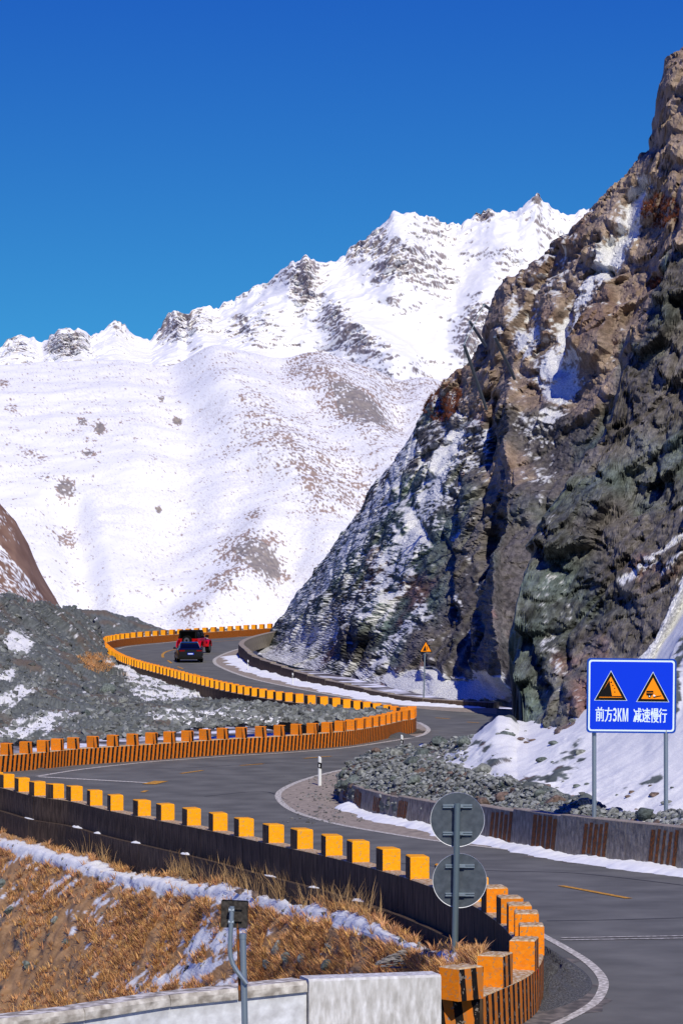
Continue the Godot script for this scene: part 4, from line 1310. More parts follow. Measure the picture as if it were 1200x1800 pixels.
func build_walls():
	# near barrier
	var c := cum(near_wall)
	var total: float = c[-1]
	var s_worn := nearest_s(near_wall, c, gp(872, 1557, 1.05)) - 0.6
	var s_fade := nearest_s(near_wall, c, gp(925, 1606, 1.05))
	var wall := thing("crenellated_barrier", "crenellated concrete road barrier with yellow merlon ends above dry grass slope", "barrier")
	var T := 0.36
	var s := 0.0
	while s < total - 0.3:
		var s1 := minf(s + 4.5, total)
		var ms: Material = M.worn_stripes if s > s_worn - 4.0 else M.stripes
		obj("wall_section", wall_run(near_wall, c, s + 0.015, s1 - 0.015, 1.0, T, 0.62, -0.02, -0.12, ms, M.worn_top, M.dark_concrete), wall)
		s = s1
	s = 0.0
	while s < total - 2.5:
		var s1 := minf(s + 6.0, total - 2.0)
		obj("footing", footing(near_wall, c, s + 0.01, s1 - 0.01), wall)
		s = s1
	var kinds := []
	for k in 3: kinds.append(merlon_mesh(0.50, T - 0.006, 0.43, M.yellow, M.stripes, M.yellow, M.dark_concrete, 0.31 * k))
	var kworn := []
	for k in 3: kworn.append(merlon_mesh(0.46, T - 0.006, 0.43, M.worn_orange if k else M.orange, M.worn_stripes, M.worn_top, M.dark_concrete, 0.27 * k))
	for q in [[-130, 1343], [-100, 1345], [-70, 1347], [-45, 1350], [-25, 1353], [-5, 1356.5], [15, 1360], [40, 1367], [70, 1373], [100, 1377], [135, 1381.5], [167, 1389], [207, 1397], [252, 1405.5], [295, 1412.5], [340, 1420], [387, 1428.5], [435, 1437.5], [482, 1447], [535, 1456.5], [585, 1466.5], [632, 1477.5], [682, 1490], [735, 1502.5], [788, 1520], [836, 1539]]:
		put_merlon(wall, kinds[rng.randi() % 3], near_wall, c, nearest_s(near_wall, c, gp(q[0], q[1], 1.05)) - 0.2, 1.0)
	for q in [[870, 1556], [894, 1572], [909, 1587], [922, 1602], [931, 1620], [918, 1648], [872, 1673], [813, 1694]]:
		put_merlon(wall, kworn[rng.randi() % 3], near_wall, c, nearest_s(near_wall, c, gp(q[0], q[1], 1.05)), 1.0)
	var sc0 := nearest_s(near_wall, c, gp(940, 1640, 1.05)) + 0.5
	var sa := at_s(near_wall, c, sc0)
	var st_: Vector2 = sa[1]
	var sn_ := -Vector2(-st_.y, st_.x)
	var cb := MB.new()
	var cp := []
	for e in [[-0.05, 0.60, 0.012], [0.05, 0.61, 0.016], [0.045, 0.50, 0.035], [-0.03, 0.49, 0.02]]:
		cp.append(v3(sa[0] + st_ * e[0] + sn_ * (T * 0.5 + e[2]), e[1]))
	cb.quad(M.red_cloth, cp[0], cp[1], cp[2], cp[3])
	tag(obj("cloth_scrap", cb.done()), "scrap of bright red cloth stuck to the worn barrier end", "cloth")
	# far barrier: along the middle arm, round the tip, up the far arm
	c = cum(far_wall)
	total = c[-1]
	wall = thing("crenellated_barrier", "long orange and black striped crenellated barrier round the scree and outer bend", "barrier")
	s = 0.0
	while s < total - 0.3:
		var s1 := minf(s + 5.0, total)
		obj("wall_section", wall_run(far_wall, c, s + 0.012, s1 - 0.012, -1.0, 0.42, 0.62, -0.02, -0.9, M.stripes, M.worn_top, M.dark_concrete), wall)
		s = s1
	var s_tip := nearest_s(far_wall, c, pz(722, 137.5))
	var s_bend := nearest_s(far_wall, c, gp(190, 1136, 1.05))
	var km := []
	var ku := []
	for k in 3:
		km.append(merlon_mesh(0.27, 0.41, 0.43, M.orange, M.stripes, M.orange, M.dark_concrete, 0.3 * k))
		ku.append(merlon_mesh(0.42, 0.41, 0.43, M.yellow, M.stripes, M.orange, M.dark_concrete, 0.3 * k))
	s = 0.3
	while s < total - 0.4:
		if s < s_tip + 3.0:
			put_merlon(wall, km[rng.randi() % 3], far_wall, c, s, -1.0)
			s += 1.0
		else:
			put_merlon(wall, ku[rng.randi() % 3], far_wall, c, s, -1.0)
			s += 1.42 if s < s_bend - 6.0 else (1.15 if s < s_bend + 14.0 else 1.9)
	# retaining walls
	c = cum(island_wall)
	total = c[-1]
	wall = thing("retaining_wall", "low grey concrete retaining wall with rust brown stripe patches holding back rubble", "wall")
	s = 0.0
	while s < total - 0.3:
		var s1 := minf(s + 4.0, total)
		var h := 0.72 + 0.30 * smoothstep(total * 0.45, total * 0.85, (s + s1) * 0.5)
		obj("wall_section", wall_run(island_wall, c, s + 0.008, s1 - 0.008, -1.0, 0.34, h, -0.1, -0.2, M.concrete, M.shoulder, M.concrete, 0.05), wall)
		s = s1
	var s_mid := nearest_s(island_wall, c, pz(612, 98.5))
	for q in [[614, 620], [632, 646], [666, 678], [708, 728], [782, 806], [872, 912], [945, 992], [1032, 1080], [1150, 1200]]:
		var a := s_at_px(island_wall, c, q[0], s_mid, total)
		var b := s_at_px(island_wall, c, q[1], s_mid, total)
		var mb := MB.new()
		for k in 5:
			var w := (b - a) / 5.0
			var x0 := a + w * (k + rng.randf_range(0.0, 0.12))
			var x1 := a + w * (k + rng.randf_range(0.55, 0.8))
			var h := 0.72 + 0.30 * smoothstep(total * 0.45, total * 0.85, x0)
			var y0 := rng.randf_range(0.08, 0.18)
			var y1 := h - rng.randf_range(0.06, 0.16)
			var cr := []
			for e in [[x0, y0], [x1, y0], [x1 + 0.12, y1], [x0 + 0.12, y1]]:
				var r := at_s(island_wall, c, e[0])
				var t: Vector2 = r[1]
				var nn := Vector2(-t.y, t.x)
				cr.append(v3(r[0] + nn * (0.17 + 0.05 * (1.0 - e[1] / h) + 0.006), e[1]))
			mb.quad(M.rust, cr[0], cr[1], cr[2], cr[3])
		obj("stripe_patch", mb.done(), wall)
	c = cum(upper_wall)
	total = c[-1]
	wall = thing("retaining_wall", "long dark concrete retaining wall at the foot of the cliff with snow before it", "wall")
	s = 0.0
	while s < total - 0.3:
		var s1 := minf(s + 5.0, total)
		var h := lerpf(0.95, 0.30, smoothstep(total * 0.4, total, (s + s1) * 0.5))
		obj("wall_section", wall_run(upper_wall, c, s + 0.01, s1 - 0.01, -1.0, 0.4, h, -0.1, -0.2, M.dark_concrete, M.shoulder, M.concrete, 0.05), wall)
		s = s1

func footing(path, c, s0: float, s1: float) -> ArrayMesh:
	var b := MB.new()
	var n := maxi(1, int(ceil((s1 - s0) / 0.8)))
	var pr := []
	for k in n + 1:
		var s := lerpf(s0, s1, float(k) / n)
		var a := at_s(path, c, s)
		var p: Vector2 = a[0]
		var t: Vector2 = a[1]
		var nn := Vector2(-t.y, t.x)
		pr.append([v3(p, -0.10), v3(p + nn * 0.32, -0.10), v3(p + nn * 0.40, -2.2)])
	for k in n:
		for e in 2:
			b.quad(M.dark_concrete, pr[k][e], pr[k][e + 1], pr[k + 1][e + 1], pr[k + 1][e])
	for r in [pr[0], pr[-1]]:
		b.tri(M.dark_concrete, r[0], r[1], r[2])
	return b.done()

# ------------------------------------------------------------------ snow banks and heaps
func berm(path: PackedVector2Array, c: PackedFloat32Array, s0: float, s1: float, side: float, off: float, wide: float, high: float, seed_: int) -> ArrayMesh:
	var nz := noise(0.5, 4, seed_)
	var n := int((s1 - s0) / 0.12)
	var m := 9
	var P := PackedVector3Array()
	for i in n + 1:
		var s := lerpf(s0, s1, float(i) / n)
		var a := at_s(path, c, s)
		var p: Vector2 = a[0]
		var t: Vector2 = a[1]
		var nn := Vector2(-t.y, t.x) * side
		var ends := minf(1.0, minf(s - s0, s1 - s) / 1.2 + 0.02)
		var w := wide * (0.8 + 0.5 * nz.get_noise_2d(s * 0.5, 3.0) + 0.12 * nz.get_noise_2d(s * 3.0, 3.0)) * sqrt(ends)
		var h := high * (0.8 + 0.6 * nz.get_noise_2d(s * 0.5, 40.0) + 0.15 * nz.get_noise_2d(s * 3.0, 40.0)) * sqrt(ends)
		for j in m + 1:
			var u := float(j) / m
			var q := p + nn * (off + u * w)
			var y: float = h * (1.0 - u * u * u) * (1.0 - 0.25 * u) + 0.04 * nz.get_noise_3d(q.x * 4.0, q.y * 4.0, 9.0) * (1.0 - u)
			P.append(v3(q, y - 0.02))
	return grid_mesh(P, n, m, NOF, PackedFloat32Array(), PackedFloat32Array())

func build_snow():
	var c := cum(island_wall)
	var s_mid := nearest_s(island_wall, c, pz(620, 97))
	var o := obj("snow_bank", berm(island_wall, c, s_mid, c[-1], 1.0, 0.20, 0.75, 0.19, 101), self, M.snow)
	tag(o, "strip of white snow along the foot of the striped concrete wall", "snow")
	c = cum(upper_wall)
	var s_a := nearest_s(upper_wall, c, gp(424, 1154))
	o = obj("snow_bank", berm(upper_wall, c, s_a, c[-1] - 0.5, 1.0, 0.22, 1.5, 0.18, 102), self, M.snow)
	tag(o, "long strip of snow before the wall under the cliff", "snow")
	# little snow caps on the ledge of the near footing
	c = cum(near_wall)
	for q in [[55, 12], [140, 14], [180, 9], [245, 10], [330, 10], [480, 12], [560, 8], [640, 9]]:
		var s := s_at_px(near_wall, c, q[0], 6.0, c[-1] - 9.0)
		var b := obj("snow_patch", berm(near_wall, c, s, s + 0.09 * q[1], 1.0, 0.18, 0.26, 0.10, 110 + q[0]), self, M.snow)
		b.position.y = -0.09
		tag(b, "small patch of snow on the ledge of the near barrier footing", "snow", "snow patches on the ledge")

func heap_mesh(rx: float, rz: float, h: float, seed_: int) -> ArrayMesh:
	var nz := noise(2.2, 4, seed_)
	var P := PackedVector3Array()
	var nu := 40
	var nv := 14
	for i in nu + 1:
		var a := TAU * i / nu
		for j in nv + 1:
			var r := float(j) / nv
			var p := Vector3(cos(a) * rx * r, 0, sin(a) * rz * r)
			p.y = h * pow(1.0 - r, 0.85) + 0.05 * nz.get_noise_3dv(p) * (1.0 - r) - 0.01
			P.append(p)
	return grid_mesh(P, nu, nv, NOF, PackedFloat32Array(), PackedFloat32Array())

# ------------------------------------------------------------------ signs
func rounded(w: float, h: float, r: float, n := 5) -> PackedVector2Array:
	var out := PackedVector2Array()
	for q in [[1, 1, 0.0], [-1, 1, 90.0], [-1, -1, 180.0], [1, -1, 270.0]]:
		for k in n + 1:
			var a := deg_to_rad(q[2] + 90.0 * k / n)
			out.append(Vector2(q[0] * (w * 0.5 - r) + r * cos(a), q[1] * (h * 0.5 - r) + r * sin(a)))
	return out

func disc(r: float, n := 40) -> PackedVector2Array:
	var out := PackedVector2Array()
	for k in n: out.append(Vector2(cos(TAU * k / n), sin(TAU * k / n)) * r)
	return out

func strokes(b: MB, m: Material, lines: Array, at: Vector2, size: Vector2, wide: float, z: float):
	for l in lines:
		for k in l.size() - 1:
			var p := at + Vector2(l[k][0], l[k][1]) * 0.1 * size
			var q := at + Vector2(l[k + 1][0], l[k + 1][1]) * 0.1 * size
			var d := (q - p).normalized()
			var n := Vector2(-d.y, d.x) * wide * 0.5
			p -= d * wide * 0.35
			q += d * wide * 0.35
			var zz: float = z + 0.0004 * (k % 5)
			b.quad(m, Vector3(p.x - n.x, p.y - n.y, zz), Vector3(p.x + n.x, p.y + n.y, zz), Vector3(q.x + n.x, q.y + n.y, zz), Vector3(q.x - n.x, q.y - n.y, zz))
			z += 0.0001

func build_signs():
	# large blue sign
	var Z := 72.3
	var sc := FOC / Z
	var k := 2.115 / 1010.0
	var c0 := W(1109, 1223, Z)
	var root := thing("road_sign", "large blue warning sign with two amber triangles and white lettering on two posts", "sign", Vector3(c0.x, W(1109, 1446, Z).y - 0.3, c0.z))
	var face := Node3D.new()
	var up := c0.y - root.position.y
	var P := func(x, y): return Vector2((x - 630.0) * k, (580.0 - y) * k)
	var b := MB.new()
	b.poly(M.sign_edge, rounded(2.115, 1.754, 0.09), 0.0, 0.03)
	var panel := obj("sign_panel", b.done(), root)
	panel.position = Vector3(0, up, 0)
	panel.rotation = Vector3(0, deg_to_rad(3.0), deg_to_rad(-0.7))
	b = MB.new()
	b.poly(M.sign_white, rounded(2.115 - 0.08, 1.754 - 0.08, 0.07), 0.003)
	obj("border", b.done(), panel)
	b = MB.new()
	b.poly(M.sign_blue, rounded(2.115 - 0.16, 1.754 - 0.16, 0.05), 0.006)
	obj("blue_field", b.done(), panel)
	for q in [[395, 298, 208, 636, 582, 636], [870, 306, 683, 648, 1057, 648]]:
		var a: Vector2 = P.call(q[0], q[1])
		var l: Vector2 = P.call(q[2], q[3])
		var r: Vector2 = P.call(q[4], q[5])
		var ce := (a + l + r) / 3.0
		b = MB.new()
		var layers := [[1.0, M.sign_white], [0.955, M.black], [0.70, M.sign_amber]]
		for e in 3:
			var f: float = layers[e][0]
			b.poly(layers[e][1], PackedVector2Array([ce + (a - ce) * f, ce + (l - ce) * f, ce + (r - ce) * f]), 0.009 + 0.003 * e)
		if q[0] == 395:
			b.poly(M.black, PackedVector2Array([P.call(378, 408), P.call(264, 594), P.call(412, 594)]), 0.018)
			b.poly(M.black, PackedVector2Array([P.call(412, 594), P.call(412, 584), P.call(516, 584), P.call(520, 596)]), 0.0185)
			for st in [[398, 430, 11], [417, 466, 10], [438, 500, 9], [440, 540, 9]]:
				var o: Vector2 = P.call(st[0], st[1])
				var pts := PackedVector2Array()
				for g in 6: pts.append(o + Vector2(cos(g * TAU / 6 + 0.4), sin(g * TAU / 6 + 0.4)) * st[2] * k * (1.0 if g % 2 else 0.75))
				b.poly(M.black, pts, 0.018)
		else:
			b.poly(M.black, PackedVector2Array([P.call(796, 522), P.call(796, 542), P.call(876, 542), P.call(876, 522)]), 0.018)
			b.poly(M.black, PackedVector2Array([P.call(794, 548), P.call(798, 574), P.call(862, 574), P.call(880, 548)]), 0.018)
			var wheel := PackedVector2Array()
			var hub := PackedVector2Array()
			for g in 14:
				var dv := Vector2(cos(g * TAU / 14), sin(g * TAU / 14))
				wheel.append(P.call(832, 583) + dv * 18 * k)
				hub.append(P.call(832, 583) + dv * 8 * k)
			b.poly(M.black, wheel, 0.0195)
			b.poly(M.sign_white, hub, 0.021)
			b.poly(M.sign_white, PackedVector2Array([P.call(872, 580), P.call(880, 562), P.call(902, 578), P.call(888, 588)]), 0.018)
			b.poly(M.black, PackedVector2Array([P.call(866, 590), P.call(884, 600), P.call(968, 580), P.call(964, 572), P.call(900, 584), P.call(878, 590)]), 0.0195)
		obj("warning_triangle", b.done(), panel)
	var G := {
		"qian": [[[3, 10], [3.7, 8.7]], [[7, 10], [6.3, 8.7]], [[0.4, 8.2], [9.6, 8.2]], [[1.5, 0.3], [1.5, 6.7], [4.6, 6.7], [4.6, 0.6], [3.8, 0.4]], [[1.5, 4.7], [4.6, 4.7]], [[1.5, 2.7], [4.6, 2.7]], [[6.5, 6.6], [6.5, 2.2]], [[8.9, 7.1], [8.9, 0.5], [7.6, 0.4]]],
		"fang": [[[5, 10], [5, 8.3]], [[0.3, 8], [9.7, 8]], [[4.2, 8], [3.7, 4.2], [2.4, 1.6], [0.6, 0.2]], [[3.9, 5.4], [8.2, 5.4], [7.8, 1.6], [7.2, 0.5], [5.6, 0.5]]],
		"jian": [[[0.6, 9], [1.6, 7.6]], [[0.4, 0.6], [1.8, 4.4]], [[2.7, 7.8], [9.8, 7.8]], [[3, 7.8], [3, 4], [2.2, 0.4]], [[4, 5.9], [6, 5.9]], [[4, 4.6], [6, 4.6], [6, 2], [4, 2], [4, 4.6]], [[6.6, 10], [7, 5], [8, 2], [9.4, 0.4], [9.8, 2]], [[9.2, 6], [8, 3], [5.6, 0.3]], [[8.2, 9.8], [9.2, 8.8]]],
		"su": [[[1, 9.4], [2, 8]], [[0.3, 6], [1.8, 6], [1.8, 2]], [[1.8, 2.2], [0.4, 0.6]], [[1.6, 1.6], [3.6, 0.6], [9.8, 0.5]], [[3.2, 8.6], [9.6, 8.6]], [[6.4, 10], [6.4, 1.4]], [[3.9, 7.2], [8.9, 7.2], [8.9, 5], [3.9, 5], [3.9, 7.2]], [[6.2, 5], [3.2, 2.2]], [[6.6, 5], [9.6, 2.4]]],
		"man": [[[1.6, 10], [1.6, 0.2]], [[0.5, 7.6], [0.3, 5.6]], [[2.4, 7.8], [3, 6.4]], [[4.4, 9.8], [8.8, 9.8], [8.8, 7.2], [4.4, 7.2], [4.4, 9.8]], [[4.4, 8.5], [8.8, 8.5]], [[3.8, 6.2], [9.5, 6.2], [9.5, 4.4], [3.8, 4.4], [3.8, 6.2]], [[5.7, 6.2], [5.7, 4.4]], [[7.6, 6.2], [7.6, 4.4]], [[4, 3.3], [8.8, 3.3], [7, 1.4], [4, 0.2]], [[4.8, 2.8], [7, 1], [9.8, 0.2]]],
		"xing": [[[2.8, 10], [0.6, 7.6]], [[3, 7.4], [0.4, 4.4]], [[1.9, 5.4], [1.9, 0.2]], [[4.4, 9], [9.4, 9]], [[3.8, 6.2], [9.8, 6.2]], [[7.6, 6.2], [7.6, 0.6], [6, 0.4]]]}
	for q in [["qian", 225, 322], ["fang", 330, 416], ["jian", 655, 742], ["su", 750, 840], ["man", 850, 935], ["xing", 942, 1030]]:
		var sl: float = (q[1] - 410.0) * 0.012
		b = MB.new()
		strokes(b, M.sign_white, G[q[0]], P.call(q[1], 872 + sl), Vector2((q[2] - q[1]) * k, 155 * k), 13.0 * k, 0.010)
		obj("character", b.done(), panel)
	var tm := TextMesh.new()
	var sf := SystemFont.new()
	sf.font_names = PackedStringArray(["Droid Sans"])
	sf.font_weight = 700
	tm.font = sf
	tm.text = "3KM"
	tm.font_size = 64
	tm.pixel_size = 0.006
	tm.depth = 0.004
	tm.material = M.sign_white
	var to := obj("lettering", tm, panel)
	var ab := tm.get_aabb()
	to.scale = Vector3(172.0 * k / ab.size.x, 152.0 * k / ab.size.y, 1.0)
	var tc: Vector2 = P.call(508, 794)
	to.position = Vector3(tc.x - (ab.position.x + ab.size.x * 0.5) * to.scale.x, tc.y - (ab.position.y + ab.size.y * 0.5) * to.scale.y, 0.012)
	for q in [1044, 1170]:
		b = MB.new()
		var x: float = (q - 1109) / sc
		b.tube(M.steel, Vector3(x, -0.6, -0.09), Vector3(x, up + 0.75, -0.09), 0.052, 16)
		obj("post", b.done(), root)
	# two round signs seen from behind, on one pole
	Z = 49.5
	sc = FOC / Z
	var foot := W(797, 1697, Z)
	root = thing("round_sign", "pair of round traffic signs seen from behind on one grey pole", "sign", foot)
	b = MB.new()
	b.tube(M.grey_steel, Vector3(0, -0.8, 0), Vector3(6.5 / sc, (1697 - 1413) / sc, 0), 0.05, 20)
	obj("pole", b.done(), root)
	for q in [[804, 1442, [1418, 1466]], [808, 1549.5, [1523.5, 1573.5]]]:
		b = MB.new()
		b.poly(M.panel_back, disc(47.0 / sc, 56), 0.0, 0.004)
		var rim := []
		for g in 57:
			var a := TAU * g / 56
			rim.append([Vector3(cos(a), sin(a), 0) * 47.0 / sc, Vector3(cos(a), sin(a), 0) * 47.9 / sc])
		for g in 56:
			b.quad(M.rim_white, rim[g][0] + Vector3(0, 0, 0.002), rim[g][1] + Vector3(0, 0, 0.012), rim[g + 1][1] + Vector3(0, 0, 0.012), rim[g + 1][0] + Vector3(0, 0, 0.002))
			b.quad(M.rim_white, rim[g][1] + Vector3(0, 0, 0.012), rim[g][1] + Vector3(0, 0, -0.01), rim[g + 1][1] + Vector3(0, 0, -0.01), rim[g + 1][1] + Vector3(0, 0, 0.012))
		var plate := obj("sign_plate", b.done(), root)
		plate.position = W(q[0], q[1], Z) - foot + Vector3(0, 0, -0.125)
		for y in q[2]:
			b = MB.new()
			var yy: float = (q[1] - y) / sc
			for s in [-1.0, 1.0]:
				b.box(M.steel, Vector3(-0.235, yy + s * 0.018 - 0.010, 0.004), Vector3(0.235, yy + s * 0.018 + 0.010, 0.045))
			b.box(M.grey_steel, Vector3(-0.23, yy - 0.008, 0.004), Vector3(0.23, yy + 0.008, 0.03))
			b.box(M.steel, Vector3(-0.065 - 0.02, yy - 0.022, 0.045), Vector3(0.085, yy + 0.022, 0.075))
			obj("bracket", b.done(), plate)
	# small square plate on a bent pipe
	Z = 34.4
	sc = FOC / Z
	foot = W(433, 1850, Z)
	root = thing("square_sign", "small dark square plate on a bent pipe and thin galvanised post", "sign", foot)
	var L := func(x, y): return W(x, y, Z) - foot
	b = MB.new()
	b.tube(M.steel, L.call(432.5, 1900), L.call(427, 1650), 0.036, 16)
	b.tube(M.steel, L.call(427, 1650), L.call(426.9, 1641), 0.041, 16)
	obj("post", b.done(), root)
	b = MB.new()
	var pipe := [[408.5, 1592], [407, 1620], [405, 1650], [404.5, 1668], [406, 1682], [410, 1694], [417, 1706], [425, 1716], [434, 1728]]
	for i in pipe.size() - 1:
		b.tube(M.steel, L.call(pipe[i][0], pipe[i][1]) + Vector3(0, 0, 0.055), L.call(pipe[i + 1][0], pipe[i + 1][1]) + Vector3(0, 0, 0.055), 0.027, 14)
	obj("bent_pipe", b.done(), root)
	b = MB.new()
	b.tube(M.rust, L.call(417.5, 1618) + Vector3(0, 0, -0.03), L.call(421.5, 1760) + Vector3(0, 0, -0.03), 0.016, 10)
	obj("rod", b.done(), root)
	b = MB.new()
	b.poly(M.dark_back, rounded(47.0 / sc, 48.0 / sc, 0.012, 2), 0.0, 0.006)
	var rim2 := rounded(48.0 / sc, 49.0 / sc, 0.014, 2)
	for i in rim2.size():
		var p0 := rim2[i]
		var p1 := rim2[(i + 1) % rim2.size()]
		b.quad(M.dark_back, Vector3(p0.x, p0.y, 0.014), Vector3(p1.x, p1.y, 0.014), Vector3(p1.x, p1.y, -0.008), Vector3(p0.x, p0.y, -0.008))
	var pl := obj("sign_plate", b.done(), root)
	pl.position = L.call(412, 1607) + Vector3(0, 0, -0.02)
	pl.rotation = Vector3(0, -0.12, deg_to_rad(-2.0))
	for y in [1597, 1618]:
		b = MB.new()
		b.box(M.dark_back, Vector3(-0.02, (1607 - y) / sc - 0.008, 0.006), Vector3(0.09, (1607 - y) / sc + 0.008, 0.03))
		b.tube(M.steel, Vector3(-0.052, (1607 - y) / sc - 0.014, 0.075), Vector3(0.01, (1607 - y) / sc - 0.014, 0.075), 0.03, 10)
		obj("clamp", b.done(), pl)
	# falling rocks triangle under the cliff
	Z = 163.0
	sc = FOC / Z
	foot = W(744, 1222, Z)
	root = thing("warning_sign", "amber triangle warning sign on a thin post below the cliff", "sign", foot)
	b = MB.new()
	b.tube(M.steel, Vector3(0, -0.5, 0), Vector3(3.0 / sc, 92.0 / sc, 0), 0.042, 10)
	obj("post", b.done(), root)
	b = MB.new()
	var tri := [Vector2(0, 11.5), Vector2(-11.5, -9), Vector2(11.5, -9)]
	for e in [[1.0, M.black, 0.0], [0.80, M.sign_amber, 0.006]]:
		var pts := PackedVector2Array()
		for t in tri: pts.append(Vector2(t.x, t.y + 2.0) * e[0] / sc - Vector2(0, 2.0 * e[0] / sc))
		b.poly(e[1], pts, e[2], 0.02 if e[2] == 0.0 else 0.0)
	b.poly(M.black, PackedVector2Array([Vector2(-5.5, -6.0) / sc, Vector2(-1, 4) / sc, Vector2(1, -6.0) / sc]), 0.012)
	b.poly(M.black, PackedVector2Array([Vector2(1, 2) / sc, Vector2(2.2, 2) / sc, Vector2(3.4, -4.0) / sc, Vector2(2.2, -4) / sc]), 0.012)
	pl = obj("sign_plate", b.done(), root)
	pl.position = W(748, 1138, Z) - foot + Vector3(0, 0, 0.06)
	# white posts with a black band along the verges
	for q in [[562, 1381, 51, "white marker post with black band on gravel verge inside the hairpin bend"], [706, 1330, 38, "white marker post with black band behind the rubble"], [514.5, 1204, 21, "white marker post beside the wall under the cliff with dark top"], [436, 1179, 19, "small white marker post at the curved end of cliff wall"]]:
		var z := gz(q[0], q[1])
		var pf := W(q[0], q[1], z)
		var h: float = q[2] / (FOC / z)
		root = thing("marker_post", q[3], "post", pf, -0.25)
		var w := h * 0.062
		b = MB.new()
		var rings := []
		for e in [[-0.1, 1.0], [h - w * 0.5, 0.95], [h, 0.5]]:
			var ring := []
			for g in 10:
				var a := TAU * g / 10
				ring.append(Vector3(cos(a) * w * e[1], e[0] - (0.25 * w * cos(a) if e[0] > 0 else 0.0), sin(a) * w * 0.8 * e[1]))
			rings.append(ring)
		b.loft(M.white_paint, rings)
		obj("post_body", b.done(), root)
		b = MB.new()
		rings = []
		for e in [[h * 0.60, 0.05], [h * 0.80, 0.18]]:
			var ring := []
			for g in 10:
				var a := TAU * g / 10
				ring.append(Vector3(cos(a) * w * 1.04, e[0] - 0.3 * w * cos(a), sin(a) * w * 0.86))
			rings.append(ring)
		b.loft(M.black, rings)
		b.box(M.rim_white, Vector3(-w * 0.25, h * 0.64, w * 0.7), Vector3(w * 0.25, h * 0.74, w * 0.93))
		obj("band", b.done(), root)

# ------------------------------------------------------------------ vehicles
func ring(z: float, wb: float, wt: float, y0: float, y1: float, r := 0.12) -> Array:
	var out := []
	var yc := (y0 + y1) * 0.5
	var hy := (y1 - y0) * 0.5
	for q in [[1, 1, 0.0], [-1, 1, 90.0], [-1, -1, 180.0], [1, -1, 270.0]]:
		for k in 4:
			var a := deg_to_rad(q[2] + 30.0 * k)
			var rr := minf(r, hy * 0.9)
			var y: float = yc + q[1] * (hy - rr) + rr * sin(a)
			var w := lerpf(wb, wt, clampf((y - y0) / (y1 - y0), 0, 1))
			out.append(Vector3(q[0] * (w - rr) + rr * cos(a), y, z))
	return out

func car_wheel(b: MB, at: Vector3, r: float, w: float, tyre: Material, rim: Material):
	var side := signf(at.x)
	b.tube(tyre, at - Vector3(w * 0.5, 0, 0), at + Vector3(w * 0.5, 0, 0), r, 24)
	b.tube(rim, at + Vector3(side * w * 0.5, 0, 0), at + Vector3(side * (w * 0.5 + 0.015), 0, 0), r * 0.62, 16)

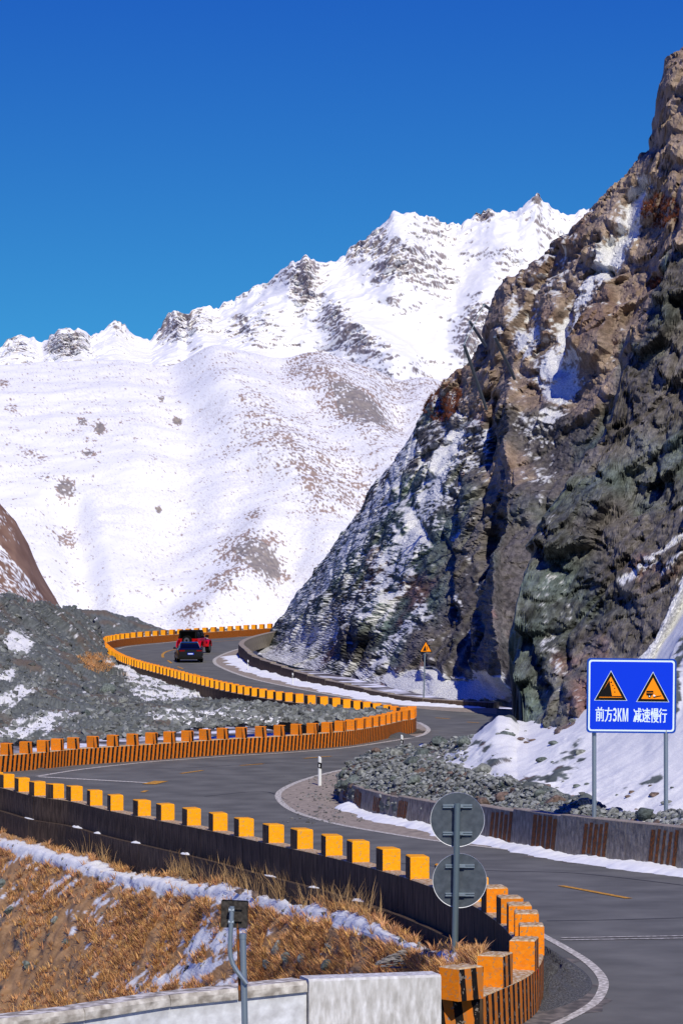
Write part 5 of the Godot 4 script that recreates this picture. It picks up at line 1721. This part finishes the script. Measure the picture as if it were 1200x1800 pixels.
func build_vehicles():
	var black := mat(Color(0.03, 0.032, 0.04), 0.3)
	black.clearcoat_enabled = true
	black.clearcoat = 0.4
	black.clearcoat_roughness = 0.08
	black.metallic_specular = 0.5
	var red := mat(Color(0.70, 0.02, 0.03), 0.35)
	red.clearcoat_enabled = true
	red.clearcoat = 1.0
	red.clearcoat_roughness = 0.08
	var glass := mat(Color(0.02, 0.022, 0.025), 0.2)
	glass.metallic_specular = 0.15
	var tyre := mat(Color(0.04, 0.04, 0.04), 0.9)
	var rimm := mat(Color(0.5, 0.5, 0.52), 0.4, 0.8)
	var lamp := mat(Color(0.45, 0.01, 0.01), 0.25)
	var plate := mat(Color(0.05, 0.18, 0.75), 0.5)
	var trim := mat(Color(0.05, 0.05, 0.05), 0.7)
	var chrome := mat(Color(0.85, 0.85, 0.87), 0.2, 1.0)
	# black saloon
	var g := gp(332, 1163)
	var car := thing("sedan_car", "shiny black saloon car driving away behind the red off-roader", "car", v3(g, 0.012), deg_to_rad(6.0))
	var b := MB.new()
	b.loft(black, [ring(-2.35, 0.74, 0.70, 0.34, 0.62), ring(-2.15, 0.86, 0.80, 0.24, 0.74), ring(-1.3, 0.93, 0.86, 0.2, 0.86), ring(0.0, 0.94, 0.89, 0.2, 0.92), ring(1.2, 0.94, 0.90, 0.2, 0.97), ring(1.95, 0.92, 0.86, 0.24, 1.02), ring(2.22, 0.90, 0.80, 0.28, 1.03), ring(2.36, 0.84, 0.74, 0.36, 0.92)], true)
	obj("body", b.done(), car)
	b = MB.new()
	b.loft(glass, [ring(-1.0, 0.80, 0.76, 0.80, 0.92, 0.05), ring(-0.25, 0.84, 0.62, 0.80, 1.34), ring(0.5, 0.85, 0.64, 0.80, 1.40), ring(1.1, 0.85, 0.63, 0.82, 1.34), ring(1.9, 0.80, 0.70, 0.84, 1.04, 0.05)], true)
	obj("windows", b.done(), car)
	b = MB.new()
	b.loft(black, [ring(-0.35, 0.58, 0.56, 1.29, 1.345, 0.02), ring(0.5, 0.645, 0.61, 1.34, 1.435, 0.04), ring(1.05, 0.63, 0.58, 1.30, 1.375, 0.03)], true)
	obj("roof", b.done(), car)
	b = MB.new()
	b.box(lamp, Vector3(-0.80, 0.80, 2.28), Vector3(-0.42, 0.90, 2.365))
	obj("tail_light", b.done(), car)
	b = MB.new()
	b.box(lamp, Vector3(0.42, 0.80, 2.28), Vector3(0.80, 0.90, 2.365))
	obj("tail_light", b.done(), car)
	b = MB.new()
	b.box(plate, Vector3(-0.23, 0.56, 2.33), Vector3(0.23, 0.70, 2.385))
	b.box(M.sign_white, Vector3(-0.18, 0.60, 2.386), Vector3(0.16, 0.66, 2.388))
	obj("number_plate", b.done(), car)
	b = MB.new()
	b.loft(trim, [ring(2.1, 0.80, 0.80, 0.22, 0.44, 0.05), ring(2.39, 0.74, 0.74, 0.27, 0.44, 0.05)])
	obj("bumper", b.done(), car)
	for s in [-1.0, 1.0]:
		b = MB.new()
		b.loft(black, [ring(-0.75, 0.02, 0.02, 0.92, 0.98, 0.01), ring(-0.68, 0.11, 0.10, 0.88, 1.03, 0.03), ring(-0.55, 0.10, 0.09, 0.89, 1.02, 0.03)])
		var mi := obj("mirror", b.done(), car)
		mi.position.x = s * 0.98
		for z in [-1.42, 1.42]:
			b = MB.new()
			car_wheel(b, Vector3(s * 0.82, 0.33, z), 0.33, 0.22, tyre, rimm)
			obj("wheel", b.done(), car)
	# red off-roader
	g = gp(341, 1148.5)
	car = thing("off_road_car", "red boxy off-road car with black roof and spare wheel on its tailgate", "car", v3(g, 0.012), deg_to_rad(-11.0))
	b = MB.new()
	b.loft(red, [ring(-2.1, 0.66, 0.62, 0.55, 1.06, 0.06), ring(-1.9, 0.74, 0.68, 0.5, 1.14, 0.08), ring(-0.7, 0.80, 0.78, 0.45, 1.20, 0.06), ring(1.0, 0.80, 0.79, 0.45, 1.20, 0.05), ring(1.95, 0.80, 0.79, 0.48, 1.20, 0.06), ring(2.02, 0.76, 0.76, 0.52, 1.18, 0.05)], true)
	obj("body", b.done(), car)
	b = MB.new()
	b.loft(glass, [ring(-0.62, 0.72, 0.70, 1.16, 1.24, 0.03), ring(-0.3, 0.76, 0.66, 1.16, 1.72, 0.05), ring(1.9, 0.76, 0.68, 1.16, 1.76, 0.05), ring(1.97, 0.74, 0.67, 1.18, 1.74, 0.05)])
	obj("windows", b.done(), car)
	b = MB.new()
	b.loft(trim, [ring(-0.38, 0.66, 0.64, 1.70, 1.76, 0.02), ring(0.0, 0.69, 0.66, 1.72, 1.82, 0.04), ring(1.9, 0.69, 0.66, 1.74, 1.84, 0.04), ring(2.0, 0.68, 0.66, 1.74, 1.81, 0.03)])
	for q in [[-0.70, -0.58], [0.58, 0.70]]: b.box(trim, Vector3(q[0], 1.18, 1.96), Vector3(q[1], 1.76, 2.0))
	for x in [-0.74, 0.72]: b.box(trim, Vector3(x, 1.18, 0.55), Vector3(x + 0.025, 1.74, 0.68))
	obj("roof", b.done(), car)
	b = MB.new()
	b.loft(trim, [ring(1.95, 0.82, 0.82, 0.46, 0.66, 0.04), ring(2.16, 0.78, 0.78, 0.48, 0.64, 0.04)])
	obj("bumper", b.done(), car)
	b = MB.new()
	b.tube(tyre, Vector3(-0.02, 1.05, 2.03), Vector3(-0.02, 1.05, 2.27), 0.38, 28)
	b.tube(rimm, Vector3(-0.02, 1.05, 2.27), Vector3(-0.02, 1.05, 2.285), 0.22, 18)
	b.tube(tyre, Vector3(-0.02, 1.05, 2.285), Vector3(-0.02, 1.05, 2.29), 0.09, 12)
	obj("spare_wheel", b.done(), car)
	for s in [-1.0, 1.0]:
		b = MB.new()
		b.box(lamp, Vector3(s * 0.68 - 0.09, 0.82, 2.0), Vector3(s * 0.68 + 0.09, 1.06, 2.05))
		obj("tail_light", b.done(), car)
		b = MB.new()
		b.loft(trim, [ring(-0.52, 0.02, 0.02, 1.24, 1.30, 0.01), ring(-0.46, 0.13, 0.12, 1.20, 1.42, 0.03), ring(-0.36, 0.12, 0.11, 1.21, 1.41, 0.03)])
		var mi := obj("mirror", b.done(), car)
		mi.position.x = s * 0.94
		for z in [-1.38, 1.30]:
			b = MB.new()
			car_wheel(b, Vector3(s * 0.80, 0.42, z), 0.42, 0.28, tyre, rimm)
			obj("wheel", b.done(), car)
			b = MB.new()
			var rings := []
			for k in 9:
				var a := PI * k / 8.0
				var d := Vector3(0, sin(a), cos(a))
				var o := Vector3(s * 0.86, 0.50, z)
				rings.append([o + d * 0.46 + Vector3(-0.12, 0, 0), o + d * 0.54 + Vector3(-0.12, 0, 0), o + d * 0.54 + Vector3(0.12, 0, 0), o + d * 0.46 + Vector3(0.12, 0, 0)])
			b.loft(red, rings)
			obj("fender", b.done(), car)

# ------------------------------------------------------------------ small things
func rock_mesh(seed_: int, flat := 1.0, sub := 1) -> ArrayMesh:
	var r := RandomNumberGenerator.new()
	r.seed = seed_
	var t := (1.0 + sqrt(5.0)) / 2.0
	var v := []
	for q in [[-1, t, 0], [1, t, 0], [-1, -t, 0], [1, -t, 0], [0, -1, t], [0, 1, t], [0, -1, -t], [0, 1, -t], [t, 0, -1], [t, 0, 1], [-t, 0, -1], [-t, 0, 1]]: v.append(Vector3(q[0], q[1], q[2]).normalized())
	var f := [[0, 11, 5], [0, 5, 1], [0, 1, 7], [0, 7, 10], [0, 10, 11], [1, 5, 9], [5, 11, 4], [11, 10, 2], [10, 7, 6], [7, 1, 8], [3, 9, 4], [3, 4, 2], [3, 2, 6], [3, 6, 8], [3, 8, 9], [4, 9, 5], [2, 4, 11], [6, 2, 10], [8, 6, 7], [9, 8, 1]]
	var tris := []
	for e in f: tris.append([v[e[0]], v[e[1]], v[e[2]]])
	for k in sub:
		var nt := []
		for e in tris:
			var a: Vector3 = ((e[0] + e[1]) * 0.5).normalized()
			var b: Vector3 = ((e[1] + e[2]) * 0.5).normalized()
			var c: Vector3 = ((e[2] + e[0]) * 0.5).normalized()
			nt.append_array([[e[0], a, c], [a, e[1], b], [c, b, e[2]], [a, b, c]])
		tris = nt
	var planes := []
	for k in 8: planes.append([Vector3(r.randf_range(-1, 1), r.randf_range(-1, 1), r.randf_range(-1, 1)).normalized(), r.randf_range(0.42, 0.78)])
	var sc := Vector3(r.randf_range(0.8, 1.25), flat * r.randf_range(0.5, 0.8), r.randf_range(0.75, 1.1))
	var st := SurfaceTool.new()
	st.begin(Mesh.PRIMITIVE_TRIANGLES)
	st.set_smooth_group(-1)
	for e in tris:
		for p in e:
			var rad := 1.0
			for pl in planes:
				var d: float = p.dot(pl[0])
				if d > 0.05: rad = minf(rad, pl[1] / d)
			st.set_color(Color(1, 1, 1))
			st.add_vertex(p * rad * sc)
	st.generate_normals()
	return st.commit()

func tuft_mesh(seed_: int, n: int, high: float, spread: float, lean: Vector2, ca: Color, cb: Color, wide := 0.010) -> ArrayMesh:
	var r := RandomNumberGenerator.new()
	r.seed = seed_
	var st := SurfaceTool.new()
	st.begin(Mesh.PRIMITIVE_TRIANGLES)
	for k in n:
		var a := r.randf() * TAU
		var d := Vector3(cos(a), 0, sin(a))
		var base := d * spread * 0.3 * r.randf()
		var h := high * r.randf_range(0.5, 1.1)
		var tip := base + d * spread * r.randf_range(0.3, 1.2) + Vector3(lean.x, 0, lean.y) * h + Vector3(0, h, 0)
		var mid := base.lerp(tip, 0.5) + Vector3(0, h * 0.16, 0)
		var s := Vector3(-d.z, 0, d.x).rotated(Vector3.UP, r.randf_range(-0.8, 0.8)) * wide
		st.set_color(ca.lerp(cb, r.randf()))
		for p in [base - s, base + s, mid + s * 0.7, base - s, mid + s * 0.7, mid - s * 0.7, mid - s * 0.7, mid + s * 0.7, tip]: st.add_vertex(p)
	st.generate_normals()
	return st.commit()

func many(called: String, label: String, category: String, mesh: Mesh, m: Material, xf: Array, cols: Array = []) -> MultiMeshInstance3D:
	var mm := MultiMesh.new()
	mm.transform_format = MultiMesh.TRANSFORM_3D
	mm.use_colors = cols.size() > 0
	mm.mesh = mesh
	mm.instance_count = xf.size()
	for i in xf.size():
		mm.set_instance_transform(i, xf[i])
		if cols.size(): mm.set_instance_color(i, cols[i])
	var o := MultiMeshInstance3D.new()
	o.name = numbered(called)
	o.multimesh = mm
	o.material_override = m
	add_child(o)
	o.set_meta("kind", "stuff")
	tag(o, label, category)
	return o

func rand_basis(s: float, tilt := 0.5) -> Basis:
	return Basis.from_euler(Vector3(rng.randf_range(-tilt, tilt), rng.randf() * TAU, rng.randf_range(-tilt, tilt))).scaled(Vector3.ONE * s)

func build_small():
	# white parapet at the bend below the camera
	var zt := func(x, y): return W(x, y, (CAM_H - 2.64) * FOC / (y - 965.0))
	var ends := [zt.call(-160, 1817), zt.call(0, 1790), zt.call(150, 1771), zt.call(300, 1748), zt.call(420, 1735), zt.call(541, 1723), zt.call(775, 1712)]
	var par := thing("parapet", "white painted concrete parapet with stained end block and pale coping", "parapet")
	for i in ends.size() - 1:
		var a: Vector3 = ends[i]
		var b2: Vector3 = ends[i + 1]
		var d := (b2 - a)
		d.y = 0
		var l := d.length()
		d = d.normalized()
		var nrm := Vector3(-d.z, 0, d.x)          # towards the camera
		if nrm.z < 0: nrm = -nrm
		var xf := Transform3D(Basis(d, Vector3.UP, nrm), Vector3(a.x, 2.64, a.z))
		var b := MB.new()
		if i < 5:
			b.box(M.white_wall, Vector3(0, -2.0, -0.33), Vector3(l + 0.01, -0.145, -0.045), xf)
			obj("wall_panel", b.done(), par)
			b = MB.new()
			var pts := [[0.0, -0.14], [0.0, -0.05], [-0.03, 0.0], [-0.35, 0.0], [-0.37, -0.05], [-0.37, -0.14]]
			var r0 := []
			var r1 := []
			for q in pts:
				r0.append(xf * Vector3(0.006, q[1], q[0]))
				r1.append(xf * Vector3(l - 0.006, q[1] + (-0.004 if i % 2 else 0.004), q[0]))
			b.loft(M.cap, [r0, r1])
			obj("coping", b.done(), par)
		else:
			var r0 := []
			var r1 := []
			for q in [[0.01, -2.0], [0.0, -0.03], [-0.03, 0.0], [-0.36, 0.0], [-0.38, -0.03], [-0.38, -2.0]]:
				r0.append(xf * Vector3(0.015, q[1] + 0.02, q[0]))
				r1.append(xf * Vector3(l, q[1], q[0]))
			b.loft(M.stained_wall, [r0, r1])
			obj("end_block", b.done(), par)
	# gravel heaps against the barriers
	for q in [[50, 1352, 24, 22, 0.75, "tallest heap of grey gravel against the striped barrier near the white slow line"], [276, 1333, 24, 16, 0.8, "grey gravel heap against the middle of the striped barrier"], [547, 1314, 24, 14, 0.7, "low grey gravel heap at the striped barrier facing the marker post"], [702, 1297, 26, 10, 0.8, "flat gravel heap at the rounded tip of the striped barrier"]]:
		var z := gz(q[0], q[1])
		var sc := FOC / z
		var p := W(q[0], q[1], z)
		var o := obj("gravel_heap", heap_mesh(q[2] / sc * 1.3, 0.6, q[3] / sc, int(q[0])), self, M.gravel)
		o.position = Vector3(p.x, rh(z) + 0.006, p.z - 0.25)
		o.rotation.y = 0.7
		tag(o, q[5], "gravel", "gravel heaps along the barrier")
	var gpts := PackedVector2Array()
	for q in [[944, 1655], [965, 1668], [1000, 1690], [1030, 1712], [1040, 1735], [1020, 1755], [985, 1770], [948, 1778], [938, 1740]]: gpts.append(gp(q[0], q[1]))
	var ho := obj("gravel_heap", gravel_bed(gpts), self, M.gravel)
	tag(ho, "wide dark bed of loose gravel at the end of the near barrier", "gravel")
	# rubble
	var rocks := []
	for k in 6: rocks.append(rock_mesh(200 + k, 1.0, 2))
	var rock_m := []
	for q in [Color(0.40, 0.43, 0.41), Color(0.33, 0.36, 0.35), Color(0.47, 0.48, 0.46), Color(0.42, 0.36, 0.33)]:
		rock_m.append(tri_mat(tex_from_noise(noise(0.03, 5, 120), 256, Color(q.r * 0.65, q.g * 0.65, q.b * 0.65), Color(q.r * 1.3, q.g * 1.3, q.b * 1.3), 1.6), Vector3(1.2, 1.2, 1.2), 0.95))
	var small := []
	var scol := []
	var band := [Vector2(612, 1362), Vector2(660, 1368), Vector2(720, 1378), Vector2(790, 1398), Vector2(870, 1413), Vector2(950, 1426), Vector2(1040, 1440), Vector2(1200, 1452)]
	var big := []
	for k in 60000:
		var i := rng.randi() % fan_pts.size()
		var q := Vector2(fan_px[i], fan_py[i])
		var d := 1e9
		for e in band.size() - 1: d = minf(d, q.distance_to(Geometry2D.get_closest_point_to_segment(q, band[e], band[e + 1])))
		var reach := 40.0 if q.x < 900 else lerpf(34.0, 13.0, clampf((q.x - 900.0) / 150.0, 0, 1))
		var w := 1.0 - smoothstep(reach * 0.5, reach * 1.3, d)
		if q.x < 830 and q.y < 1350: w = maxf(w, 0.35)
		if w < 0.02 and rng.randf() > 0.006: continue
		if rng.randf() > w + 0.01: continue
		if big.size() < 215 and rng.randf() < 0.06:
			big.append([fan_pts[i], (0.08 + 0.2 * pow(rng.randf(), 3.5)) * (1.3 if q.x > 800 else 1.0)])
		elif small.size() < 7000:
			small.append(Transform3D(rand_basis(rng.randf_range(0.03, 0.13)), fan_pts[i] + Vector3(0, 0.02, 0)))
			var g := rng.randf_range(0.08, 0.32)
			scol.append(Color(g * 0.96, g * 1.01, g * 0.98))
	for q in big:
		var o := obj("rubble_rock", rocks[rng.randi() % 6], self, rock_m[rng.randi() % 4])
		o.transform = Transform3D(rand_basis(q[1]), q[0] + Vector3(0, q[1] * 0.25, 0))
		tag(o, "angular grey rock lying in the rubble behind the striped retaining wall", "rock", "rocks in the rubble")
	var poked := 0
	while poked < 80:
		var i := rng.randi() % fan_pts.size()
		var q := Vector2(fan_px[i], fan_py[i])
		if q.x < 770 or q.x > 1190 or q.y > 1432 or q.y < 1262 + maxf(0.0, (900.0 - q.x) * 0.2): continue
		if q.x > 1020 and q.y < 1360: continue
		var sz := 0.05 + 0.2 * pow(rng.randf(), 3.0)
		var o := obj("rubble_rock", rocks[rng.randi() % 6], self, rock_m[rng.randi() % 4])
		o.transform = Transform3D(rand_basis(sz, 0.35).scaled(Vector3(1.2, 0.7, 1.0)), fan_pts[i] + Vector3(0, sz * 0.1, 0))
		tag(o, "dark rock poking out of the snow fan below the crag", "rock", "rocks in the snow fan")
		poked += 1
	var sm := mat(Color.WHITE, 0.95)
	sm.vertex_color_use_as_albedo = true
	many("rubble", "small grey stones packed behind the concrete wall", "rubble", rock_mesh(300, 1.0, 0), sm, small, scol)
	# stones and boulders on the scree
	small = []
	scol = []
	for k in 16000:
		var i := rng.randi() % scree_pts.size()
		if scree_pts[i].z > -112.0: continue
		small.append(Transform3D(rand_basis(0.03 + 0.24 * pow(rng.randf(), 6.0)), scree_pts[i] + Vector3(0, 0.01, 0)))
		var g := rng.randf_range(0.07, 0.27)
		scol.append(Color(g * 0.95, g * 1.01, g * 0.98))
	many("scree_stones", "loose grey stones covering the scree slope", "stones", rock_mesh(301, 1.0, 0), sm, small, scol)
	for q in [[126, 1066, 7, 215], [188, 1222, 22, 0], [215, 1238, 14, 0], [205, 1255, 15, 0], [150, 1262, 10, 0], [110, 1150, 7, 0], [150, 1215, 9, 0], [232, 1212, 9, 0], [30, 1085, 9, 0], [60, 1072, 8, 0], [10, 1062, 9, 0], [260, 1262, 9, 0], [95, 1232, 7, 0], [330, 1240, 7, 0]]:
		var p := near_point(scree_pts, scree_px, scree_py, q[0], q[1])
		var s: float = q[2] / (FOC / -p.z)
		var o := obj("boulder", rocks[rng.randi() % 6], self, rock_m[rng.randi() % 3])
		o.transform = Transform3D(rand_basis(s, 0.3), p + Vector3(0, s * 0.2, 0))
		tag(o, "green grey boulder lying on the scree slope", "boulder", "boulders on the scree")
	# boulders on the grass slope
	for q in [[500, 1674, 20], [520, 1694, 18], [545, 1690, 16], [480, 1700, 14], [15, 1560, 14], [105, 1625, 12], [50, 1700, 13], [5, 1765, 20], [120, 1660, 10], [455, 1582, 12], [430, 1577, 10], [590, 1706, 16], [20, 1605, 12]]:
		var p := near_point(turf_pts, turf_px, turf_py, q[0], q[1])
		var s: float = q[2] / (FOC / -p.z)
		var o := obj("boulder", rocks[rng.randi() % 6], self, rock_m[rng.randi() % 4])
		o.transform = Transform3D(rand_basis(s, 0.3), p + Vector3(0, s * 0.15, 0))
		tag(o, "grey boulder half sunk in the dry grass slope", "boulder", "boulders in the dry grass")
	small = []
	scol = []
	for k in 900:
		var i := rng.randi() % turf_pts.size()
		if turf_py[i] > 1800: continue
		small.append(Transform3D(rand_basis(0.03 + 0.09 * pow(rng.randf(), 3.0)), turf_pts[i] + Vector3(0, 0.01, 0)))
		var g := rng.randf_range(0.08, 0.26)
		scol.append(Color(g, g * 0.96, g * 0.9))
	many("slope_pebbles", "small grey pebbles scattered over the dry grass slope", "pebbles", rock_mesh(304, 1.0, 0), sm, small, scol)
	# splintered stone pile by the pole of the round signs
	small = []
	scol = []
	var pc := near_point(turf_pts, turf_px, turf_py, 712, 1692)
	for k in 260:
		var a := rng.randf() * TAU
		var r := sqrt(rng.randf())
		var bs := Basis.from_euler(Vector3(rng.randf_range(-0.5, 0.5), rng.randf() * TAU, rng.randf_range(-0.5, 0.5))).scaled(Vector3(0.1, 0.03, 0.05) * rng.randf_range(0.5, 1.4))
		small.append(Transform3D(bs, pc + Vector3(cos(a) * r * 0.55, 0.30 * (1.0 - r), sin(a) * r * 0.5)))
		var g := rng.randf_range(0.1, 0.3)
		scol.append(Color(g, g * 0.93, g * 0.85))
	many("stone_chips", "pile of flat splintered stone chips beside the round sign pole", "stones", rock_mesh(302, 1.0, 0), sm, small, scol)
	# pebbles on the verge
	small = []
	scol = []
	for k in 500:
		var q := Vector2(rng.randf_range(495, 640), rng.randf_range(1362, 1448))
		var p2 := gp(q.x, q.y)
		if q.x < 540 and rng.randf() > 0.2: continue
		small.append(Transform3D(rand_basis(0.02 + 0.07 * pow(rng.randf(), 3.0)), v3(p2, 0.02)))
		var g := rng.randf_range(0.06, 0.22)
		scol.append(Color(g, g, g))
	many("verge_pebbles", "loose pebbles on the pale verge inside the hairpin", "pebbles", rock_mesh(303, 1.0, 0), sm, small, scol)
	# dry grass
	var patchy := noise(0.5, 4, 150)
	var tufts := []
	for k in 3: tufts.append(tuft_mesh(400 + k, 14, 0.19, 0.17, Vector2(0.15, 0.05), Color(0.52, 0.27, 0.11), Color(0.80, 0.50, 0.24), 0.008))
	for e in 3:
		var xf := []
		var col := []
		while xf.size() < 4200:
			var i := rng.randi() % turf_pts.size()
			if turf_snow[i] > 0.35 and rng.randf() > 0.02: continue
			if rng.randf() < 0.3 and turf_px[i] < 150 and turf_py[i] > 1600: continue
			if turf_py[i] > 1830: continue
			if patchy.get_noise_3dv(turf_pts[i]) < -0.12 and rng.randf() > 0.12: continue
			xf.append(Transform3D(rand_basis(rng.randf_range(0.45, 1.25), 0.15), turf_pts[i] - Vector3(0, 0.02, 0)))
			var g := rng.randf_range(0.7, 1.15)
			col.append(Color(g, g * rng.randf_range(0.85, 1.05), g * rng.randf_range(0.7, 1.1)))
		many("dry_grass", ["short dry orange grass covering the slope below the wall", "tufts of dry orange grass among the snow streaks", "pale orange grass blades over the lower slope"][e], "grass", tufts[e], M.grass, xf, col)
	# taller stalks against the foot of the near barrier
	var xf := []
	var col := []
	for q in [[330, 12], [350, 14], [400, 10], [440, 10], [470, 8], [490, 9], [520, 8], [650, 4], [600, 4], [170, 5], [560, 5]]:
		for k in int(q[1] * 2.5):
			var p := near_point(turf_pts, turf_px, turf_py, q[0] + rng.randf_range(-30, 30), 1462.0 + (q[0]) * 0.235 + rng.randf_range(0, 10))
			xf.append(Transform3D(rand_basis(rng.randf_range(0.7, 1.5), 0.15), p))
			col.append(Color(1, 1, 1) * rng.randf_range(0.8, 1.1))
	many("tall_grass", "tall dry stalks standing against the dark barrier footing", "grass", tuft_mesh(410, 6, 0.45, 0.3, Vector2(0.1, 0), Color(0.36, 0.22, 0.10), Color(0.55, 0.36, 0.18), 0.004), M.grass, xf, col)
	xf = []
	col = []
	for k in 900:
		var a := rng.randf() * TAU
		var r := sqrt(rng.randf())
		var p := near_point(scree_pts, scree_px, scree_py, 168 + cos(a) * r * 34 + sin(a) * r * 6, 1170 + sin(a) * r * 18 + cos(a) * 5, 9)
		xf.append(Transform3D(rand_basis(rng.randf_range(0.5, 1.1), 0.2), p))
		col.append(Color(1, 0.95, 0.9) * rng.randf_range(0.7, 1.1))
	many("dry_grass", "patch of dry orange grass beside the outer road bend", "grass", tufts[0], M.grass, xf, col)
	# brown shrubs on the ledges of the cliff
	for q in shrub_spots:
		xf = []
		col = []
		for p in q[1]:
			xf.append(Transform3D(rand_basis(rng.randf_range(0.4, 0.9), 0.5), p))
			col.append(Color(1, 1, 1) * rng.randf_range(0.6, 1.1))
		many("cliff_shrubs", q[0], "shrub", tuft_mesh(420, 14, 0.45, 0.3, Vector2(-0.2, 0.2), Color(0.11, 0.035, 0.02), Color(0.24, 0.08, 0.04), 0.016), M.grass, xf, col)
	build_net()

var shrub_spots := []

func near_point(pts: PackedVector3Array, px: PackedFloat32Array, py: PackedFloat32Array, x: float, y: float, _r := 0) -> Vector3:
	# the point of a patch whose column and row lie nearest; columns are equally spaced
	var n := pts.size()
	var w := 1
	while w < n and px[w] == px[0]: w += 1
	var cols := n / w
	var i := clampi(int(round((x - px[0]) / (px[n - 1] - px[0]) * (cols - 1))), 0, cols - 1)
	var best := i * w
	for j in w:
		if absf(py[i * w + j] - y) < absf(py[best] - y): best = i * w + j
	return pts[best]

func gravel_bed(pts: PackedVector2Array) -> ArrayMesh:
	var c := Vector2.ZERO
	for p in pts: c += p
	c /= pts.size()
	var nz := noise(1.6, 4, 131)
	var ring := smooth_path(Array(pts) + [pts[0]], 0.12)
	var P := PackedVector3Array()
	for i in ring.size():
		for j in 15:
			var r := j / 14.0
			var p := c.lerp(ring[i], r)
			P.append(v3(p, (1.0 - r * r) * (0.16 + 0.10 * nz.get_noise_2d(p.x * 1.4, p.y * 1.4)) + 0.004))
	return grid_mesh(P, ring.size() - 1, 14, NOF, PackedFloat32Array(), PackedFloat32Array())

func build_net():
	var wire := mat(Color(0.42, 0.46, 0.50), 0.5, 0.6)
	var posts := [[815, 606, 850, 707], [825, 565.5, 849, 602], [869, 592, 899, 656], [850, 536, 860, 543]]
	var zs := [192.0, 195.0, 186.0, 193.0]
	var tops := []
	var root := thing("rockfall_fence", "steel rockfall fence posts and wire net leaning out from the cliff", "fence", W(850, 707, 191.0))
	for i in 4:
		var q: Array = posts[i]
		var a := W(q[2], q[3], zs[i]) - root.position
		var t := W(q[0], q[1], zs[i] - 3.0) - root.position
		tops.append(t)
		var b := MB.new()
		b.tube(wire, a - (t - a).normalized() * 0.6, t, 0.10, 8)
		obj("post", b.done(), root)
	var b := MB.new()
	for e in [[0, 1], [1, 3], [0, 3]]: b.tube(wire, tops[e[0]], tops[e[1]], 0.025, 5)
	obj("cable", b.done(), root)
	b = MB.new()
	var low := W(814, 705, 190.0) - root.position
	var foot := W(850, 707, 192.0) - root.position
	var n := 9
	for k in n + 1:
		var f := float(k) / n
		b.tube(wire, tops[0].lerp(low, f), tops[0].lerp(foot, f), 0.010, 3, -1, false)
		b.tube(wire, tops[0].lerp(low.lerp(foot, f), 0.02), low.lerp(foot, f), 0.010, 3, -1, false)
		b.tube(wire, tops[0].lerp(tops[1], f), foot.lerp(W(849, 602, 194.0) - root.position, f), 0.009, 3, -1, false)
	obj("net", b.done(), root)
